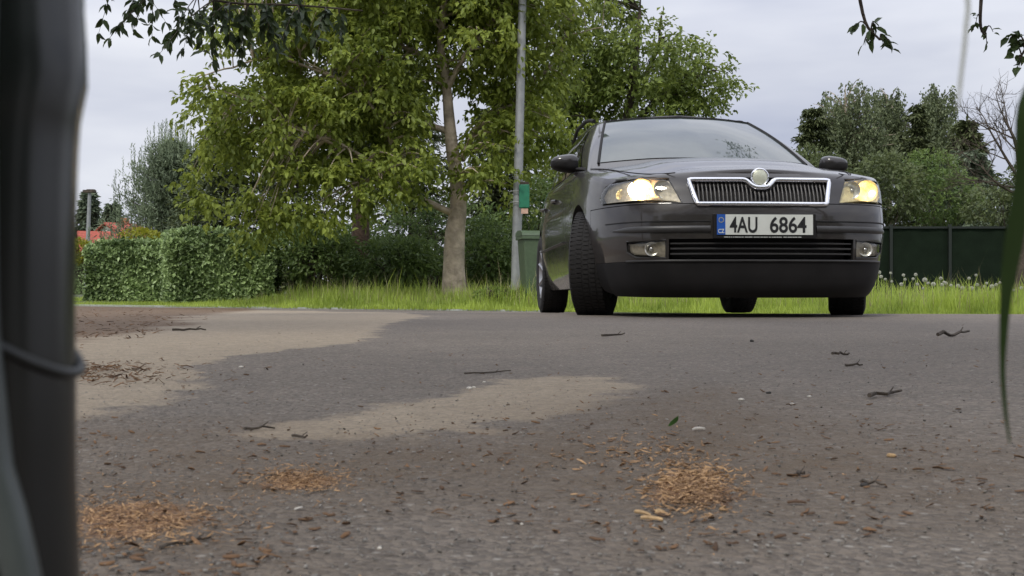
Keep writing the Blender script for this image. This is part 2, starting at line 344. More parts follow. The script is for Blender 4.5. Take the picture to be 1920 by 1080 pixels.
# ------------------------------------------------------------------ plants
def inlobe(n, lobes, shell=.55):
    vol = np.array([np.prod(l[1]) for l in lobes]); k = RNG.choice(len(lobes), n, p=vol/vol.sum())
    c = np.array([l[0] for l in lobes])[k]; r = np.array([l[1] for l in lobes])[k]
    d = unit(RNG.normal(size=(n, 3))); q = (shell+(1-shell)*RNG.random(n))[:, None]**.7
    return c+d*r*q, d
def curve(a, b, sag, n=6):
    t = np.linspace(0, 1, n)[:, None]; return a*(1-t)+b*t+np.array([0,0,1])*sag*np.sin(np.pi*t)
def broad_tree(name, trunk, rad, limbs, lobes, ncl, nleaf, rc, Ls, W, lm, bm_, label, cat='tree', droop=.35, shell=.45, group=None, keep=None, twig_r=.012):
    b = np.array(trunk[0]); r_ = empty(name, b, 0, label, cat, group)
    t = MB(); tr = np.array(trunk)-b; t.tube(smooth_path(tr, 5), np.interp(np.linspace(0, 1, (len(tr)-1)*5+1), np.linspace(0, 1, len(tr)), rad), 12)
    nodes = [smooth_path(tr, 6)]; nr = [np.interp(np.linspace(0,1,len(nodes[0])), np.linspace(0,1,len(rad)), rad)]
    for pl, r0, r1 in limbs:
        q = smooth_path(np.array(pl)-b, 5); q = q+RNG.normal(size=q.shape)*.012*np.linspace(0,1,len(q))[:, None]
        t.tube(q, np.linspace(r0, r1, len(q)), 7); nodes.append(q); nr.append(np.linspace(r0, r1, len(q)))
    NP = np.concatenate(nodes); NR = np.concatenate(nr)
    C, dirs = inlobe(ncl, lobes, shell); C = C-b
    if keep is not None: kk = keep(C+b); C, dirs = C[kk], dirs[kk]
    for c in C[::2]:
        d = np.linalg.norm(NP-c, axis=1)+.6*np.maximum(0, NP[:, 2]-c[2]); j = int(np.argmin(d))
        rr = min(twig_r*2.2, NR[j]*.7); t.tube(curve(NP[j], c, .12*np.linalg.norm(c-NP[j]), 5), np.linspace(rr, twig_r*.35, 5), 4, cap=False)
    t.build('trunk', bm_, r_, 60, fix=False)
    m_ = len(C); n = m_*nleaf
    cc = np.repeat(C, nleaf, 0)
    # each cluster: a few sprays, leaves along each spray
    ns = 5; sdir = unit(RNG.normal(size=(m_, ns, 3))*np.array([1, 1, .45])+dirs[:, None, :]*.5+np.array([0, 0, -droop]))
    si = RNG.integers(0, ns, n); s = sdir[np.repeat(np.arange(m_), nleaf), si]; u = RNG.random(n)[:, None]
    P = cc+s*rc*u*1.3+np.array([0,0,-1])*droop*rc*u**2+RNG.normal(size=(n, 3))*rc*.13
    D = unit(s+RNG.normal(size=(n, 3))*.7+np.array([0, 0, -droop*1.4]))
    Nn = unit(np.array([0, 0, 1.])+RNG.normal(size=(n, 3))*.5)
    sz = RNG.uniform(.65, 1.25, n)
    (ovals if name != 'elm_tree' else leaves)('crown', P, D, Nn, Ls*sz, W*sz, lm, r_)
    return r_
def smooth_path(P, k):
    P = np.asarray(P, float); n = len(P)
    if n < 3: return np.stack([P[0]*(1-t)+P[-1]*t for t in np.linspace(0, 1, k+1)])
    Q = np.concatenate([[2*P[0]-P[1]], P, [2*P[-1]-P[-2]]]); out_ = []
    for i in range(n-1):
        p0, p1, p2, p3 = Q[i:i+4]
        for t in np.linspace(0, 1, k, endpoint=False):
            out_.append(.5*((2*p1)+(-p0+p2)*t+(2*p0-5*p1+4*p2-p3)*t*t+(-p0+3*p1-3*p2+p3)*t**3))
    out_.append(P[-1]); return np.array(out_)
def L3(u, v, y, ru, rv, ry): c = at(u, v, y); return (c, np.array([ru/F*y, ry, rv/F*y]))
# the big tree in front
GAPS = [(775,92,42,26),(808,190,26,36),(605,125,52,22),(1010,70,24,22),(430,95,50,24),(690,410,24,55),(560,385,22,20)]
def crown_gaps(P):
    u = 960+F*P[:, 0]/P[:, 1]; v = 540-F*(P[:, 2]-EYE)/P[:, 1]; ok = np.ones(len(P), bool)
    for a, b, c, d in GAPS: ok &= ~((((u-a)/c)**2+((v-b)/d)**2 < 1) & (RNG.random(len(P)) < .85))
    tx = np.interp(v, [0, 100, 200, 300, 420, 520], [833, 828, 840, 851, 858, 851]); ok &= ~((abs(u-tx) < 30) & (P[:, 1] < 18.1) & (v < 560) & (RNG.random(len(P)) < .8)); return ok
y0 = 18.0
tr = [at(852,562,y0), at(851,500,y0), at(853,440,y0), at(859,390,y0), at(857,340,y0), at(848,280,y0), at(842,220,y0), at(836,150,y0), at(826,80,y0), at(834,0,y0), at(840,-120,y0)]
rd = [.205,.165,.155,.13,.115,.10,.085,.07,.055,.045,.02]
limbs = [([at(852,402,y0), at(800,378,y0-.2), at(735,345,y0-.5), at(690,300,y0-.8), at(620,262,y0-1.1), at(540,235,y0-1.3)], .06, .012),
 ([at(845,248,y0), at(800,232,y0+.1), at(750,205,y0+.3), at(725,150,y0+.4), at(712,70,y0+.5)], .055, .02),
 ([at(735,345,y0-.5), at(735,280,y0-.6), at(712,215,y0-.7), at(640,150,y0-.9), at(560,110,y0-1)], .045, .012),
 ([at(838,115,y0), at(780,98,y0), at(742,75,y0), at(735,20,y0)], .045, .02),
 ([at(838,170,y0), at(868,110,y0-.2), at(900,70,y0-.3), at(930,20,y0-.4)], .05, .02),
 ([at(866,300,y0), at(880,268,y0+.1), at(905,225,y0+.2), at(960,180,y0+.4), at(1015,140,y0+.5), at(1060,80,y0+.5), at(1080,10,y0+.6)], .055, .015),
 ([at(960,180,y0+.4), at(1000,105,y0+.4), at(1060,70,y0+.3), at(1130,50,y0+.2)], .025, .008),
 ([at(690,300,y0-.8), at(560,240,y0-1), at(470,190,y0-1.1), at(390,165,y0-1.2)], .03, .008),
 ([at(640,150,y0-.9), at(520,110,y0-1), at(420,130,y0-1.2), at(350,150,y0-1.2)], .025, .006)]
lobes = [L3(520,235,y0-.8,165,95,1.2), L3(430,200,y0-.9,95,75,.8), L3(640,110,y0-.4,170,120,1.5), L3(590,350,y0-1.0,150,75,.9),
 L3(700,200,y0-.5,110,90,1.2), L3(860,60,y0,170,100,1.5), L3(880,330,y0-.7,85,45,.7), L3(930,270,y0-.2,70,60,.8), L3(700,-60,y0,330,130,1.8), L3(760,310,y0-.9,70,55,.7), L3(480,70,y0-.9,110,60,1.0),
 L3(500,410,y0-.9,60,45,.5), L3(1000,230,y0+.3,90,70,.8), L3(380,330,y0-1,45,55,.5), L3(960,-20,y0,180,90,1.2), L3(1010,120,y0+.4,75,85,.8), L3(950,190,y0+.2,60,60,.7)]
broad_tree('walnut_tree', tr, rd, limbs, lobes, 1500, 48, .27, .100, .054, M['leaf'], M['bark'],
 'tall leafy tree with a pale bent trunk and yellow-green leaves, left of the lamp post', droop=.4, shell=.3, keep=crown_gaps)
y1 = 25.

broad_tree('elm_tree', [at(1190,560,y1), at(1185,380,y1), at(1175,250,y1), at(1190,130,y1), at(1200,20,y1)], [.17,.14,.11,.08,.03],
 [([at(1180,300,y1), at(1110,220,y1), at(1060,140,y1)], .07, .02), ([at(1178,240,y1), at(1260,170,y1), at(1340,130,y1)], .07, .02), ([at(1185,180,y1), at(1230,100,y1), at(1240,30,y1)], .05, .02)],
 [L3(1080,130,y1,95,75,1.5), L3(1210,120,y1,120,75,1.6), L3(1310,150,y1,65,55,1.2), L3(1180,190,y1,170,65,1.5), L3(1050,230,y1,70,80,1.2), L3(1100,-20,y1,130,70,1.4), L3(1330,200,y1,50,28,.8), L3(1040,370,y1,80,70,1.2)],
 470, 48, .36, .12, .065, M['leaf2'], M['bark_dark'], 'dense darker green tree rising behind the roof of the car', droop=.3, shell=.3)

def conifer(name, u, v_base, y, v_top, R, lm, label, n_wh=22, per=9, droop=.35, cone=.85, L_=.16, W_=.05, rise=0, group=None, nb=14, bark='bark_dark', tr_r=.11, z_low=.08):
    b = at(u, v_base, y); b[2] = float(gz(b[0], min(y, 60))); H = at(u, v_top, y)[2]-b[2]
    r_ = empty(name, b, 0, label, 'tree', group); t = MB(); lean = RNG.normal()*.02
    t.tube([(0,0,-.1), (lean*H*.5, 0, H*.5), (lean*H, 0, H*.97)], [tr_r, tr_r*.6, .01], 9); P = []; D = []
    for i in range(n_wh):
        f = (i+RNG.random()*.6)/n_wh; z = H*(z_low+(1-z_low)*f); rr = R*((1-f)**cone)+.06
        for j in range(per):
            a = RNG.uniform(0, 2*np.pi); ln = rr*RNG.uniform(.65, 1.15); d = np.array([math.cos(a), math.sin(a), 0])
            s = np.linspace(0, 1, nb); q = np.array([lean*z, 0, z])+d*(ln*s)[:, None]+np.array([0,0,1])*((-droop+rise)*ln*s+ (.5*droop)*ln*s**3)[:, None]
            if j % 3 == 0: t.tube(q[::4], np.linspace(.018, .004, len(q[::4])), 3, cap=False)
            for sgn in (-1, 1, 0, 0):
                side = np.array([-d[1], d[0], 0])*sgn*.8
                P.append(q[1:]+RNG.normal(size=(nb-1, 3))*.05); D.append(d*.55+side+RNG.normal(size=(nb-1, 3))*.3+np.array([0,0,-.25+rise*1.3]))
    P = np.concatenate(P); D = np.concatenate(D); n = len(P)
    t.build('trunk', M[bark], r_, 60, fix=False)
    sz = RNG.uniform(.6, 1.3, n); leaves('crown', P, D, unit(np.array([0,0,1.])+RNG.normal(size=(n, 3))*.5), L_*sz, W_*sz, lm, r_)
    return r_
# pine with upright candles, far left
def pine(name, u, y, v_top, R, label):
    b = at(u, 560, y); b[2] = float(gz(b[0], y)); H = at(u, v_top, y)[2]-b[2]; r_ = empty(name, b, 0, label, 'tree'); t = MB()
    t.tube([(0,0,-.1), (.05,0,H*.5), (0,0,H*.93)], [.13,.08,.02], 9); P = []; D = []; Ls = []
    for i in range(340):
        f = RNG.random()**.85; z = H*(.12+.8*f); a = RNG.uniform(0, 2*np.pi); ln = R*(1.02-f)**.6*RNG.uniform(.5, 1.05)
        d = np.array([math.cos(a), math.sin(a), 0]); s = np.linspace(.1, 1, 12)
        q = np.array([0,0,z])+d*(ln*s)[:, None]+np.array([0,0,1])*(ln*.35*s**2)[:, None]
        t.tube(q[[0,4,8,11]]-d*ln*.1, [.02,.014,.009,.005], 3, cap=False)
        for k in range(7):
            P.append(q+RNG.normal(size=q.shape)*.07); D.append(d*.4+np.array([0,0,.55])+RNG.normal(size=q.shape)*.6); Ls.append(np.full(12, .15))
        m = 26; zz = np.linspace(0, .25+.42*f, m)[:, None]; P.append(q[-1]+np.array([0,0,1])*zz+RNG.normal(size=(m,3))*.008); D.append(np.array([0,0,1.])+RNG.normal(size=(m,3))*.28); Ls.append(np.full(m, .085))
    t.build('trunk', M['bark_dark'], r_, 60, fix=False); P = np.concatenate(P); D = np.concatenate(D); Ls = np.concatenate(Ls); n = len(P)
    leaves('crown', P, D, unit(RNG.normal(size=(n,3))+np.array([0,-.6,.4])), Ls*RNG.uniform(.7,1.2,n), Ls*.2, M['needle_blue'], r_)
pine('pine_tree', 325, 33, 250, 2.3, 'pale blue-green pine with upright candle shoots behind the clipped hedge')
for u, y, vt, R, lab in ((425,29,190,2.1,'dark conifer between the pale pine and the leafy tree'), (560,31,120,2.0,'dark conifer hidden behind the leaves left of the brown trunk'),
     (775,28,100,2.1,'dark conifer just left of the pale bent trunk, behind it'), (925,27,150,1.7,'dark conifer behind the lamp post')):
    conifer('spruce_tree', u, 560, y, vt, R, M['needle_dark'], lab, 26, 10, .45, .8, .17, .05)
conifer('spruce_tree', 676, 560, 21.6, -60, 1.5, M['needle_dark'], 'tall conifer with a thick reddish-brown trunk left of the pale bent trunk', 24, 8, .45, .7, .16, .05, bark='bark_red', tr_r=.20, z_low=.42)
# far left distance
for u, vt, R, lab in ((166,362,2.4,'small far conifer directly behind the short lamp post'), (207,382,2.0,'smallest far conifer above the red roofs'), (120,380,2.5,'far conifer at the very left beside the dark post')):
    conifer('distant_spruce', u, 540, 125, vt, R, M['needle_far'], lab, 18, 12, .3, .8, .8, .35, tr_r=.2, nb=8)

# shrubs
def shrub(name, lobes, n, Ls, W, lm, label, cat='shrub', base_uvy=None):
    c = np.mean([l[0] for l in lobes], 0); b = np.array([c[0], c[1], float(gz(c[0], c[1]))]); r_ = empty(name, b, 0, label, cat); t = MB()
    C, d = inlobe(40, lobes, .3)
    for q in C: t.tube(curve(np.array([RNG.normal()*.1, RNG.normal()*.1, 0]), q-b, .15, 5), np.linspace(.018, .004, 5), 4, cap=False)
    t.build('stems', M['bark_dark'], r_, fix=False)
    P, d = inlobe(n, lobes, .45); cl = np.sin(P[:,0]*7+1.3*np.sin(P[:,2]*9))*np.sin(P[:,2]*8+P[:,0]*3)
    kp = RNG.random(n) < .55+.45*cl; P, d = P[kp], d[kp]; n = len(P)
    D = unit(d+RNG.normal(size=(n,3))*.8+np.array([0,0,-.2])); Nn = unit(np.array([0,-.2,1.])+RNG.normal(size=(n,3))*.5); sz = RNG.uniform(.6,1.3,n)
    leaves('foliage', P-b, D, Nn, Ls*sz, W*sz, lm, r_); return r_
shrub('dark_shrub', [L3(600,490,21,85,65,.7), L3(570,450,21.5,60,45,.6)], 9000, .10, .05, M['bush_leaf'], 'dark green shrub just right of the clipped hedge')
shrub('dark_shrub', [L3(735,495,20.5,90,50,.7), L3(775,478,21,55,34,.6)], 9000, .10, .045, M['bush_leaf'], 'low dark green shrub left of the pale bent trunk')
shrub('dark_shrub', [L3(680,480,23,90,50,.7)], 5000, .10, .05, M['bush_leaf'], 'dark shrub round the foot of the reddish trunk')
shrub('dark_shrub', [L3(925,485,21,60,55,.7), L3(900,440,22,45,30,.6)], 7000, .09, .045, M['bush_leaf'], 'dark shrub between the pale bent trunk and the lamp post')
shrub('dark_shrub', [L3(1010,420,22,50,95,.8), L3(990,480,22,60,60,.8)], 7000, .10, .05, M['bush_leaf'], 'dark shrub behind the green bin')
shrub('dark_shrub', [L3(830,450,24,200,80,.9)], 9000, .11, .05, M['bush_leaf'], 'wide dark thicket behind the pale bent trunk')
shrub('yellow_shrub', [L3(262,446,27,40,18,.4), L3(150,470,27,20,25,.4)], 2500, .08, .04, M['yellow_leaf'], 'yellow-green shrub showing above the left end of the hedge')
for u, v, lab in ((925,556,'low weedy clump at the foot of the tall lamp post, left side'),(985,560,'low weedy clump between the lamp post and the bin')):
    shrub('verge_weed', [L3(u,v,15.9,40,16,.35)], 1100, .065, .022, M['weed'], lab, 'weed')
# hedge
def hedge(name, pts, h, th, n, label):
    P = np.array(pts, float); c = P.mean(0); b = np.array([c[0], c[1], float(gz(c[0], c[1]))]); r_ = empty(name, b, 0, label, 'hedge')
    seg = P[1]-P[0]; ln = np.linalg.norm(seg); ux = seg/ln; uy = np.array([-ux[1], ux[0]])
    m = MB(); R = np.array([[ux[0], uy[0], 0], [ux[1], uy[1], 0], [0,0,1]]); m.box((0, 0, h*.47), (ln-.22, th-.22, h*.9), R); m.build('woody_core', M['bark_dark'], r_)
    a = RNG.uniform(-ln/2, ln/2, n); w_ = RNG.uniform(-th/2, th/2, n); z = RNG.uniform(.02, h, n); f = RNG.random(n)
    dep = RNG.random(n)**1.4*.22-.03; nr = np.zeros((n, 3))
    A = f < .5; B_ = (f >= .5) & (f < .8); C = f >= .8
    bump = .07*np.sin(a*2.7+z*2+c[0])+.05*np.sin(a*6.3+z*5)+.10*(RNG.random(n) < .03)*RNG.random(n)
    w_[A] = -th/2+dep[A]-bump[A]; nr[A] = (0,-1,.25); z[B_] = h-dep[B_]+bump[B_]; nr[B_] = (0,-.25,1)
    e = np.sign(RNG.normal(size=n)); a[C] = e[C]*(ln/2-dep[C]); nr[C] = np.stack([e, 0*e, .25*np.ones(n)], 1)[C]
    # rounded top edge
    over = np.clip((z-(h-.12))/.12, 0, 1)*np.clip((-w_-(th/2-.12))/.12, 0, 1); z -= .05*over; w_ += .05*over
    Q = np.stack([a, w_, z], 1)@R.T; Nn = unit(nr@R.T+RNG.normal(size=(n,3))*.85); D = unit(np.cross(Nn, RNG.normal(size=(n,3)))+np.array([0,0,.25])); sz = RNG.uniform(.6,1.2,n)
    leaves('foliage', Q, D, Nn, (.082*sz), .050*sz, M['hedge_leaf'], r_, .3); return r_
a1, a2 = at(176, 540, 20.6)[:2], at(312, 540, 20.6)[:2]; hedge('clipped_hedge', [a1, a2], .98, .8, 26000, 'shorter darker clipped leafy hedge beside the short lamp post')
a1, a2 = at(310, 540, 19.6)[:2], at(500, 540, 20.2)[:2]; hedge('clipped_hedge', [a1, a2], 1.10, 1.2, 36000, 'taller glossy clipped hedge left of the leafy tree')
a1, a2 = at(60, 540, 45)[:2], at(205, 540, 47)[:2]; hedge('clipped_hedge', [a1, a2], 1.45, .8, 9000, 'far low hedge seen behind the short lamp post')
n_ = 12000; x_ = RNG.uniform(-110, 110, n_); P_ = np.stack([x_, 138+RNG.uniform(-3, 3, n_), RNG.random(n_)**.8*(4.2+1.1*np.sin(x_*.21)+.8*np.sin(x_*.57+1))-.2], 1)
o = leaves('far_wood', P_, RNG.normal(size=(n_,3)), unit(np.array([0,-.7,.7])+RNG.normal(size=(n_,3))*.6), .95*RNG.uniform(.6,1.3,n_), .6, M['needle_far']); tag(o, 'low distant wood closing the horizon behind the houses and hedges', 'wood', kind='stuff')
hb = shrub('dark_shrub', [L3(500,495,21.0,32,58,.5)], 5000, .07, .04, M['bush_leaf'], 'dark rounded bush closing the right end of the hedge')

# right side trees
def birch(name, u, y, v_top, lobes, ns, label, group=None):
    b = at(u, 540, y); b[2] = -.25; H = at(u, v_top, y)[2]-b[2]; r_ = empty(name, b, 0, label, 'tree', group); t = MB()
    t.tube([(0,0,-.2), (.1,0,H*.4), (-.05,0,H*.75), (0,0,H*.95)], [.2,.15,.08,.02], 8)
    C, d = inlobe(ns, lobes, .2); C = C-b; P = []
    for c in C:
        ln = RNG.uniform(.6, 2.4); m = int(ln*24); s = RNG.random(m)
        P.append(c+np.stack([RNG.normal(size=m)*.075, RNG.normal(size=m)*.075, -ln*s], 1))
        if RNG.random() < .3:
            z0 = min(max(c[2]-1.2, 1.5), H*.9); t.tube(curve(np.array([0,0,z0]), c, .3, 5), np.linspace(.045,.01,5), 3, cap=False)
    P = np.concatenate(P); n = len(P); t.build('trunk', M['bark'], r_, fix=False)
    leaves('crown', P, np.array([0,0,-1.])+RNG.normal(size=(n,3))*.45, unit(RNG.normal(size=(n,3))), .20*RNG.uniform(.6,1.2,n), .10, M['birch_leaf'], r_)
yb = 62
birch('birch_tree', 1585, yb, 140, [L3(1592,178,yb,55,34,2), L3(1552,225,yb,52,50,2), L3(1612,270,yb,72,80,2), L3(1560,330,yb,60,50,2)], 560, 'tallest weeping birch on the right, beyond the fence')
birch('birch_tree', 1665, yb+2, 165, [L3(1662,190,yb+2,36,34,1.6), L3(1675,260,yb+2,48,65,2)], 300, 'middle weeping birch touching the tallest one')
birch('birch_tree', 1755, yb+1, 155, [L3(1757,185,yb,34,34,1.6), L3(1752,245,yb,46,42,1.6)], 190, 'narrow separate birch right of the tall weeping birches')
conifer('spruce_tree', 1525, 560, 50, 195, 1.9, M['needle_dark'], 'dark conifer left of the tall birches, above the car mirror', 20, 9, .25, .6, .28, .09)
conifer('spruce_tree', 1722, 560, 46, 195, 1.3, M['needle_dark'], 'slim dark green conifer in front of the gap between the birches', 24, 9, .3, .7, .25, .08)
conifer('spruce_tree', 1822, 560, 44, 222, 2.3, M['needle_dark'], 'dark pointed spruce left of the bare tree', 26, 13, .25, .8, .28, .10)
conifer('spruce_tree', 1815, 560, 38, 278, 2.1, M['needle_far'], 'pale blue-green bushy conifer right behind the fence', 16, 11, .1, .5, .22, .07)
yf = 28.
shrub('fence_shrub', [L3(1660,355,32,80,70,1.1), L3(1600,390,32,60,60,1)], 9000, .13, .07, M['bush_leaf2'], 'dark leafy shrub behind the fence, next to the car headlight')
shrub('fence_shrub', [L3(1760,370,33,80,55,1.1), L3(1745,320,34,60,40,1)], 8000, .13, .06, M['bush_leaf'], 'green shrub behind the fence post')
shrub('fence_shrub', [L3(1860,385,31,60,40,1), L3(1930,370,31,60,70,1)], 6000, .12, .06, M['bush_leaf2'], 'light green shrub over the right end of the fence')
shrub('fence_shrub', [L3(1520,360,40,80,90,1.2)], 6000, .15, .07, M['bush_leaf2'], 'leafy shrub seen behind the windscreen corner of the car')
# bare tree
def bare_tree():
    y = 22.; b = at(1912, 560, y); r_ = empty('bare_tree', b, 0, 'leafless grey tree with thin twigs at the right edge', 'tree'); t = MB()
    def br(p, d, ln, r, lev):
        q = [p]; dd = d
        for i in range(5): dd = unit(dd+RNG.normal(size=3)*.13+np.array([0,0,.05])); q.append(q[-1]+dd*ln/5)
        t.tube(q, np.linspace(r, r*.45, 6), 5 if lev < 2 else 3, cap=False)
        if lev < 4:
            for k in range(5 if lev else 7):
                j = RNG.integers(2, 6); br(q[j], unit(dd+RNG.normal(size=3)*.75), ln*RNG.uniform(.45,.7), r*.45, lev+1)
    z0 = at(1912, 330, y)-b
    t.tube([(0,0,-.2), (.02,0,1), z0], [.11,.09,.06], 8)
    br(z0, unit(np.array([-.2, 0, 1.])), 1.15, .045, 1); br(z0*.85, unit(np.array([-.9, 0, .5])), .95, .03, 1); br(z0*.95, unit(np.array([.5, .2, .9])), 1.1, .04, 1); br(z0*.98, unit(np.array([-.55, .1, .9])), 1.05, .035, 1); br(z0*.9, unit(np.array([-.8, -.2, .15])), .9, .025, 1)
    t.build('branches', M['bark_dark'], r_, fix=False)
bare_tree()

# overhanging trees beside the camera (crowns mostly above the frame)
def over(name, trunk, rad, limbs, lobes, ncl, label, keep, nl=22, rc=.2, Ls=.062, W=.032):
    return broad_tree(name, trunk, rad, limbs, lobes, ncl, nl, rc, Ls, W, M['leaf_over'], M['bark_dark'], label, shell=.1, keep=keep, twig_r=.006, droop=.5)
def vis_ok(margin):       # cluster stays above the upper edge of the picture
    def f(P):
        y = P[:, 1]; el = (P[:, 2]-EYE)/np.maximum(y, .01)*F
        inx = (np.abs(P[:, 0])/np.maximum(y, .01)*F < 1150) & (y > 0)
        return ~inx | (el > 540+margin)
    return f
over('overhanging_tree', [(-3.6,3.6,-.05),(-3.5,3.7,1.0),(-3.4,3.9,2.2),(-3.1,4.3,3.2)], [.14,.12,.09,.04],
 [([(-3.45,3.8,1.6),(-2.8,4.8,2.3),(-2.2,5.6,2.4),(-1.6,6.4,2.1)], .05, .01), ([(-3.4,3.9,2.2),(-2.2,3.6,3.0),(-.8,3.6,3.3),(.4,3.5,3.2)], .05, .01)],
 [((-2.0,5.6,2.6), (1.4,1.1,.6)), ((-2.2,3.2,3.0), (1.6,1.6,.6)), ((-.4,3.4,3.1), (1.2,1.2,.5))], 620,
 'tree at the left whose dark leafy branch hangs into the top left corner', vis_ok(170))
over('overhanging_tree', [(6.4,10.9,-.3),(6.3,10.9,1.5),(6.1,10.8,3.2),(5.8,10.7,4.6)], [.2,.17,.12,.05],
 [([(6.2,10.85,2.8),(5.0,10.7,3.7),(3.7,10.6,4.1),(2.5,10.5,4.0)], .07, .012)], [((2.6,10.6,4.0), (.55,.7,.35)), ((4.6,10.6,4.2), (.9,.9,.5)), ((6.2,10.8,4.6), (1.2,1.2,.8))], 260,
 'tree out at the far right whose leaves mirror in the windscreen', vis_ok(60), rc=.16)
def spray(name, base_pts, tips, label, Ls=.06, W=.028, n_per=9, ang=.5):
    b = np.array(base_pts[0]); r_ = empty(name, b, 0, label, 'branch'); t = MB(); q = smooth_path(np.array(base_pts)-b, 5)
    t.tube(q, np.linspace(.012, .004, len(q)), 6); P = []; D = []
    for tp in tips:
        tp = np.array(tp)-b; j = int(np.argmin(np.linalg.norm(q-tp, axis=1))); c = curve(q[j], tp, .03, 7); t.tube(c, np.linspace(.004, .0012, 7), 4, cap=False)
        dr = unit(tp-q[j])
        for k in range(n_per):
            s = .35+.65*k/(n_per-1); p = c[int(round(s*6))]; P.append(p+RNG.normal(size=3)*.004); D.append(unit(dr*.6+RNG.normal(size=3)*ang+np.array([0,0,-.35])))
    P = np.array(P); D = np.array(D); n = len(P); t.build('twigs', M['bark_dark'], r_, fix=False); sz = RNG.uniform(.7,1.2,n)
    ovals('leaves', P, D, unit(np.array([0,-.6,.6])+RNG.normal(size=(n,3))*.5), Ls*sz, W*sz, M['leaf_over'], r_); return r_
yo = 6.3
tp = [at(u, v, yo+RNG.normal()*.25) for u, v in [(185,62),(205,72),(250,55),(285,70),(320,80),(300,100),(345,90),(380,95),(400,115),(355,70),(430,80),(450,110),(475,95),(505,70),(520,100),(560,60),(590,90),(420,50),(470,45),(230,40),(545,40),(380,60),(610,45),(640,70),(340,50),(410,30),(500,30),(450,70),(490,55),(530,75),(570,30),(310,40)]]
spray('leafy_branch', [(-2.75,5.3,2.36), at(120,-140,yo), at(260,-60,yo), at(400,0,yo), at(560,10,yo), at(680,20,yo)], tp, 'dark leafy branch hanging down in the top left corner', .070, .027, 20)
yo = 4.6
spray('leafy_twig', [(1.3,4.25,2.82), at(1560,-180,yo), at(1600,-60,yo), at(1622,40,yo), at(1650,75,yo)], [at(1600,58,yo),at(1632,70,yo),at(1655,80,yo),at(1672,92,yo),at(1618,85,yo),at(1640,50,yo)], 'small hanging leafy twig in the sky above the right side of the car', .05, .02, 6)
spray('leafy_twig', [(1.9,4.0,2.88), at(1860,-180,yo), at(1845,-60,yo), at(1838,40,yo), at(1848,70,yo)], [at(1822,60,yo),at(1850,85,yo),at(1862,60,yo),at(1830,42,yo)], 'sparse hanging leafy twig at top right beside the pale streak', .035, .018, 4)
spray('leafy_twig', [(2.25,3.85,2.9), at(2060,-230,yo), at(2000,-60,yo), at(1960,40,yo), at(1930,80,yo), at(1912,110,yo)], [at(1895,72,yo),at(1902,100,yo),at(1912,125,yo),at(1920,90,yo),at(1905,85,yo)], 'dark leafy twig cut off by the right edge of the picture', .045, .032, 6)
over('overhanging_tree', [(4.4,2.6,-.05),(4.3,2.7,1.2),(4.1,3.0,2.6),(3.8,3.3,3.6)], [.15,.12,.09,.04],
 [([(4.2,2.9,2.0),(3.2,3.4,2.7),(2.2,3.8,2.9),(1.2,4.2,2.8)], .05, .01)], [((2.4,3.2,3.0), (1.7,1.4,.5)), ((1.2,1.6,2.6), (1.6,1.2,.5)), ((-.6,.4,2.6), (1.8,1.4,.5))], 560,
 'tree at the right whose twigs hang above the car', vis_ok(170))

# unseen thicket added behind the camera: the car and the road mirror it instead of open sky
for cx, cy, rx, h, lab in ((-8,-6.5,3.2,5.5,'added unseen thicket behind the camera, furthest left'),(-3.2,-7.5,2.8,6.5,'added unseen thicket behind the camera, left of the middle'),(1.5,-6.8,2.8,5.8,'added unseen thicket straight behind the camera'),(6,-7.2,2.9,6.6,'added unseen thicket behind the camera, right of the middle'),(10.5,-5,2.6,5.2,'added unseen thicket behind the camera, furthest right')):
    shrub('added_thicket', [(np.array([cx,cy,h*.5]), np.array([rx,1.6,h*.52])), (np.array([cx+.6,cy+.5,h*.25]), np.array([rx*.9,1.3,h*.3]))], 7000, .34, .20, M['bush_leaf'], lab, 'shrub')

# ------------------------------------------------------------------ lamp posts, bin, box, fence, houses
def lamp_post(u0, v0, u1, v1, y, r0, r1, label, head=False, collar=None):
    a = at(u0, v0, y); b = at(u1, v1, y); a[2] = float(gz(a[0], min(y, 60)))-.03; r_ = empty('lamp_post', a, 0, label, 'lamp post'); d = b-a; H = d[2]; m = MB()
    if collar: hc = collar*H; s = lambda z: d*z/H; m.tube([s(0), s(hc-.02), s(hc+.03)], [r0*1.0, r0*.97, r1*1.12], 20); m.build('base_sleeve', M['steel'], r_, 50); m = MB(); m.tube([s(hc), d], [r1*1.08, r1*.72], 18)
    else: m.tube([(0,0,0), d], [r0, r1], 14)
    m.build('pole', M['steel'], r_, 50)
    m = MB()
    if head: m.box(d+np.array([0,0,.06]), (.40,.25,.09)); m.box(d+np.array([.05,0,.11]), (.26,.18,.04)); m.build('lamp_head', M['bark_dark'], r_)
    else:
        m.tube([d, d+np.array([0,-.2,.15]), d+np.array([0,-.9,.3])], [.045,.04,.035], 10); m.build('arm', M['steel'], r_, 50); m = MB(); m.box(d+np.array([0,-1.1,.3]), (.2,.6,.1)); m.build('lamp_head', M['steel'], r_)
    return r_
lamp_post(966, 548, 988, -350, 17.2, .073, .066, 'tall grey galvanised lamp post between the leafy tree and the car', collar=.125)
lamp_post(161, 560, 168, 362, 42, .085, .06, 'short thin lamp post with a flat dark head at the far left', head=True)
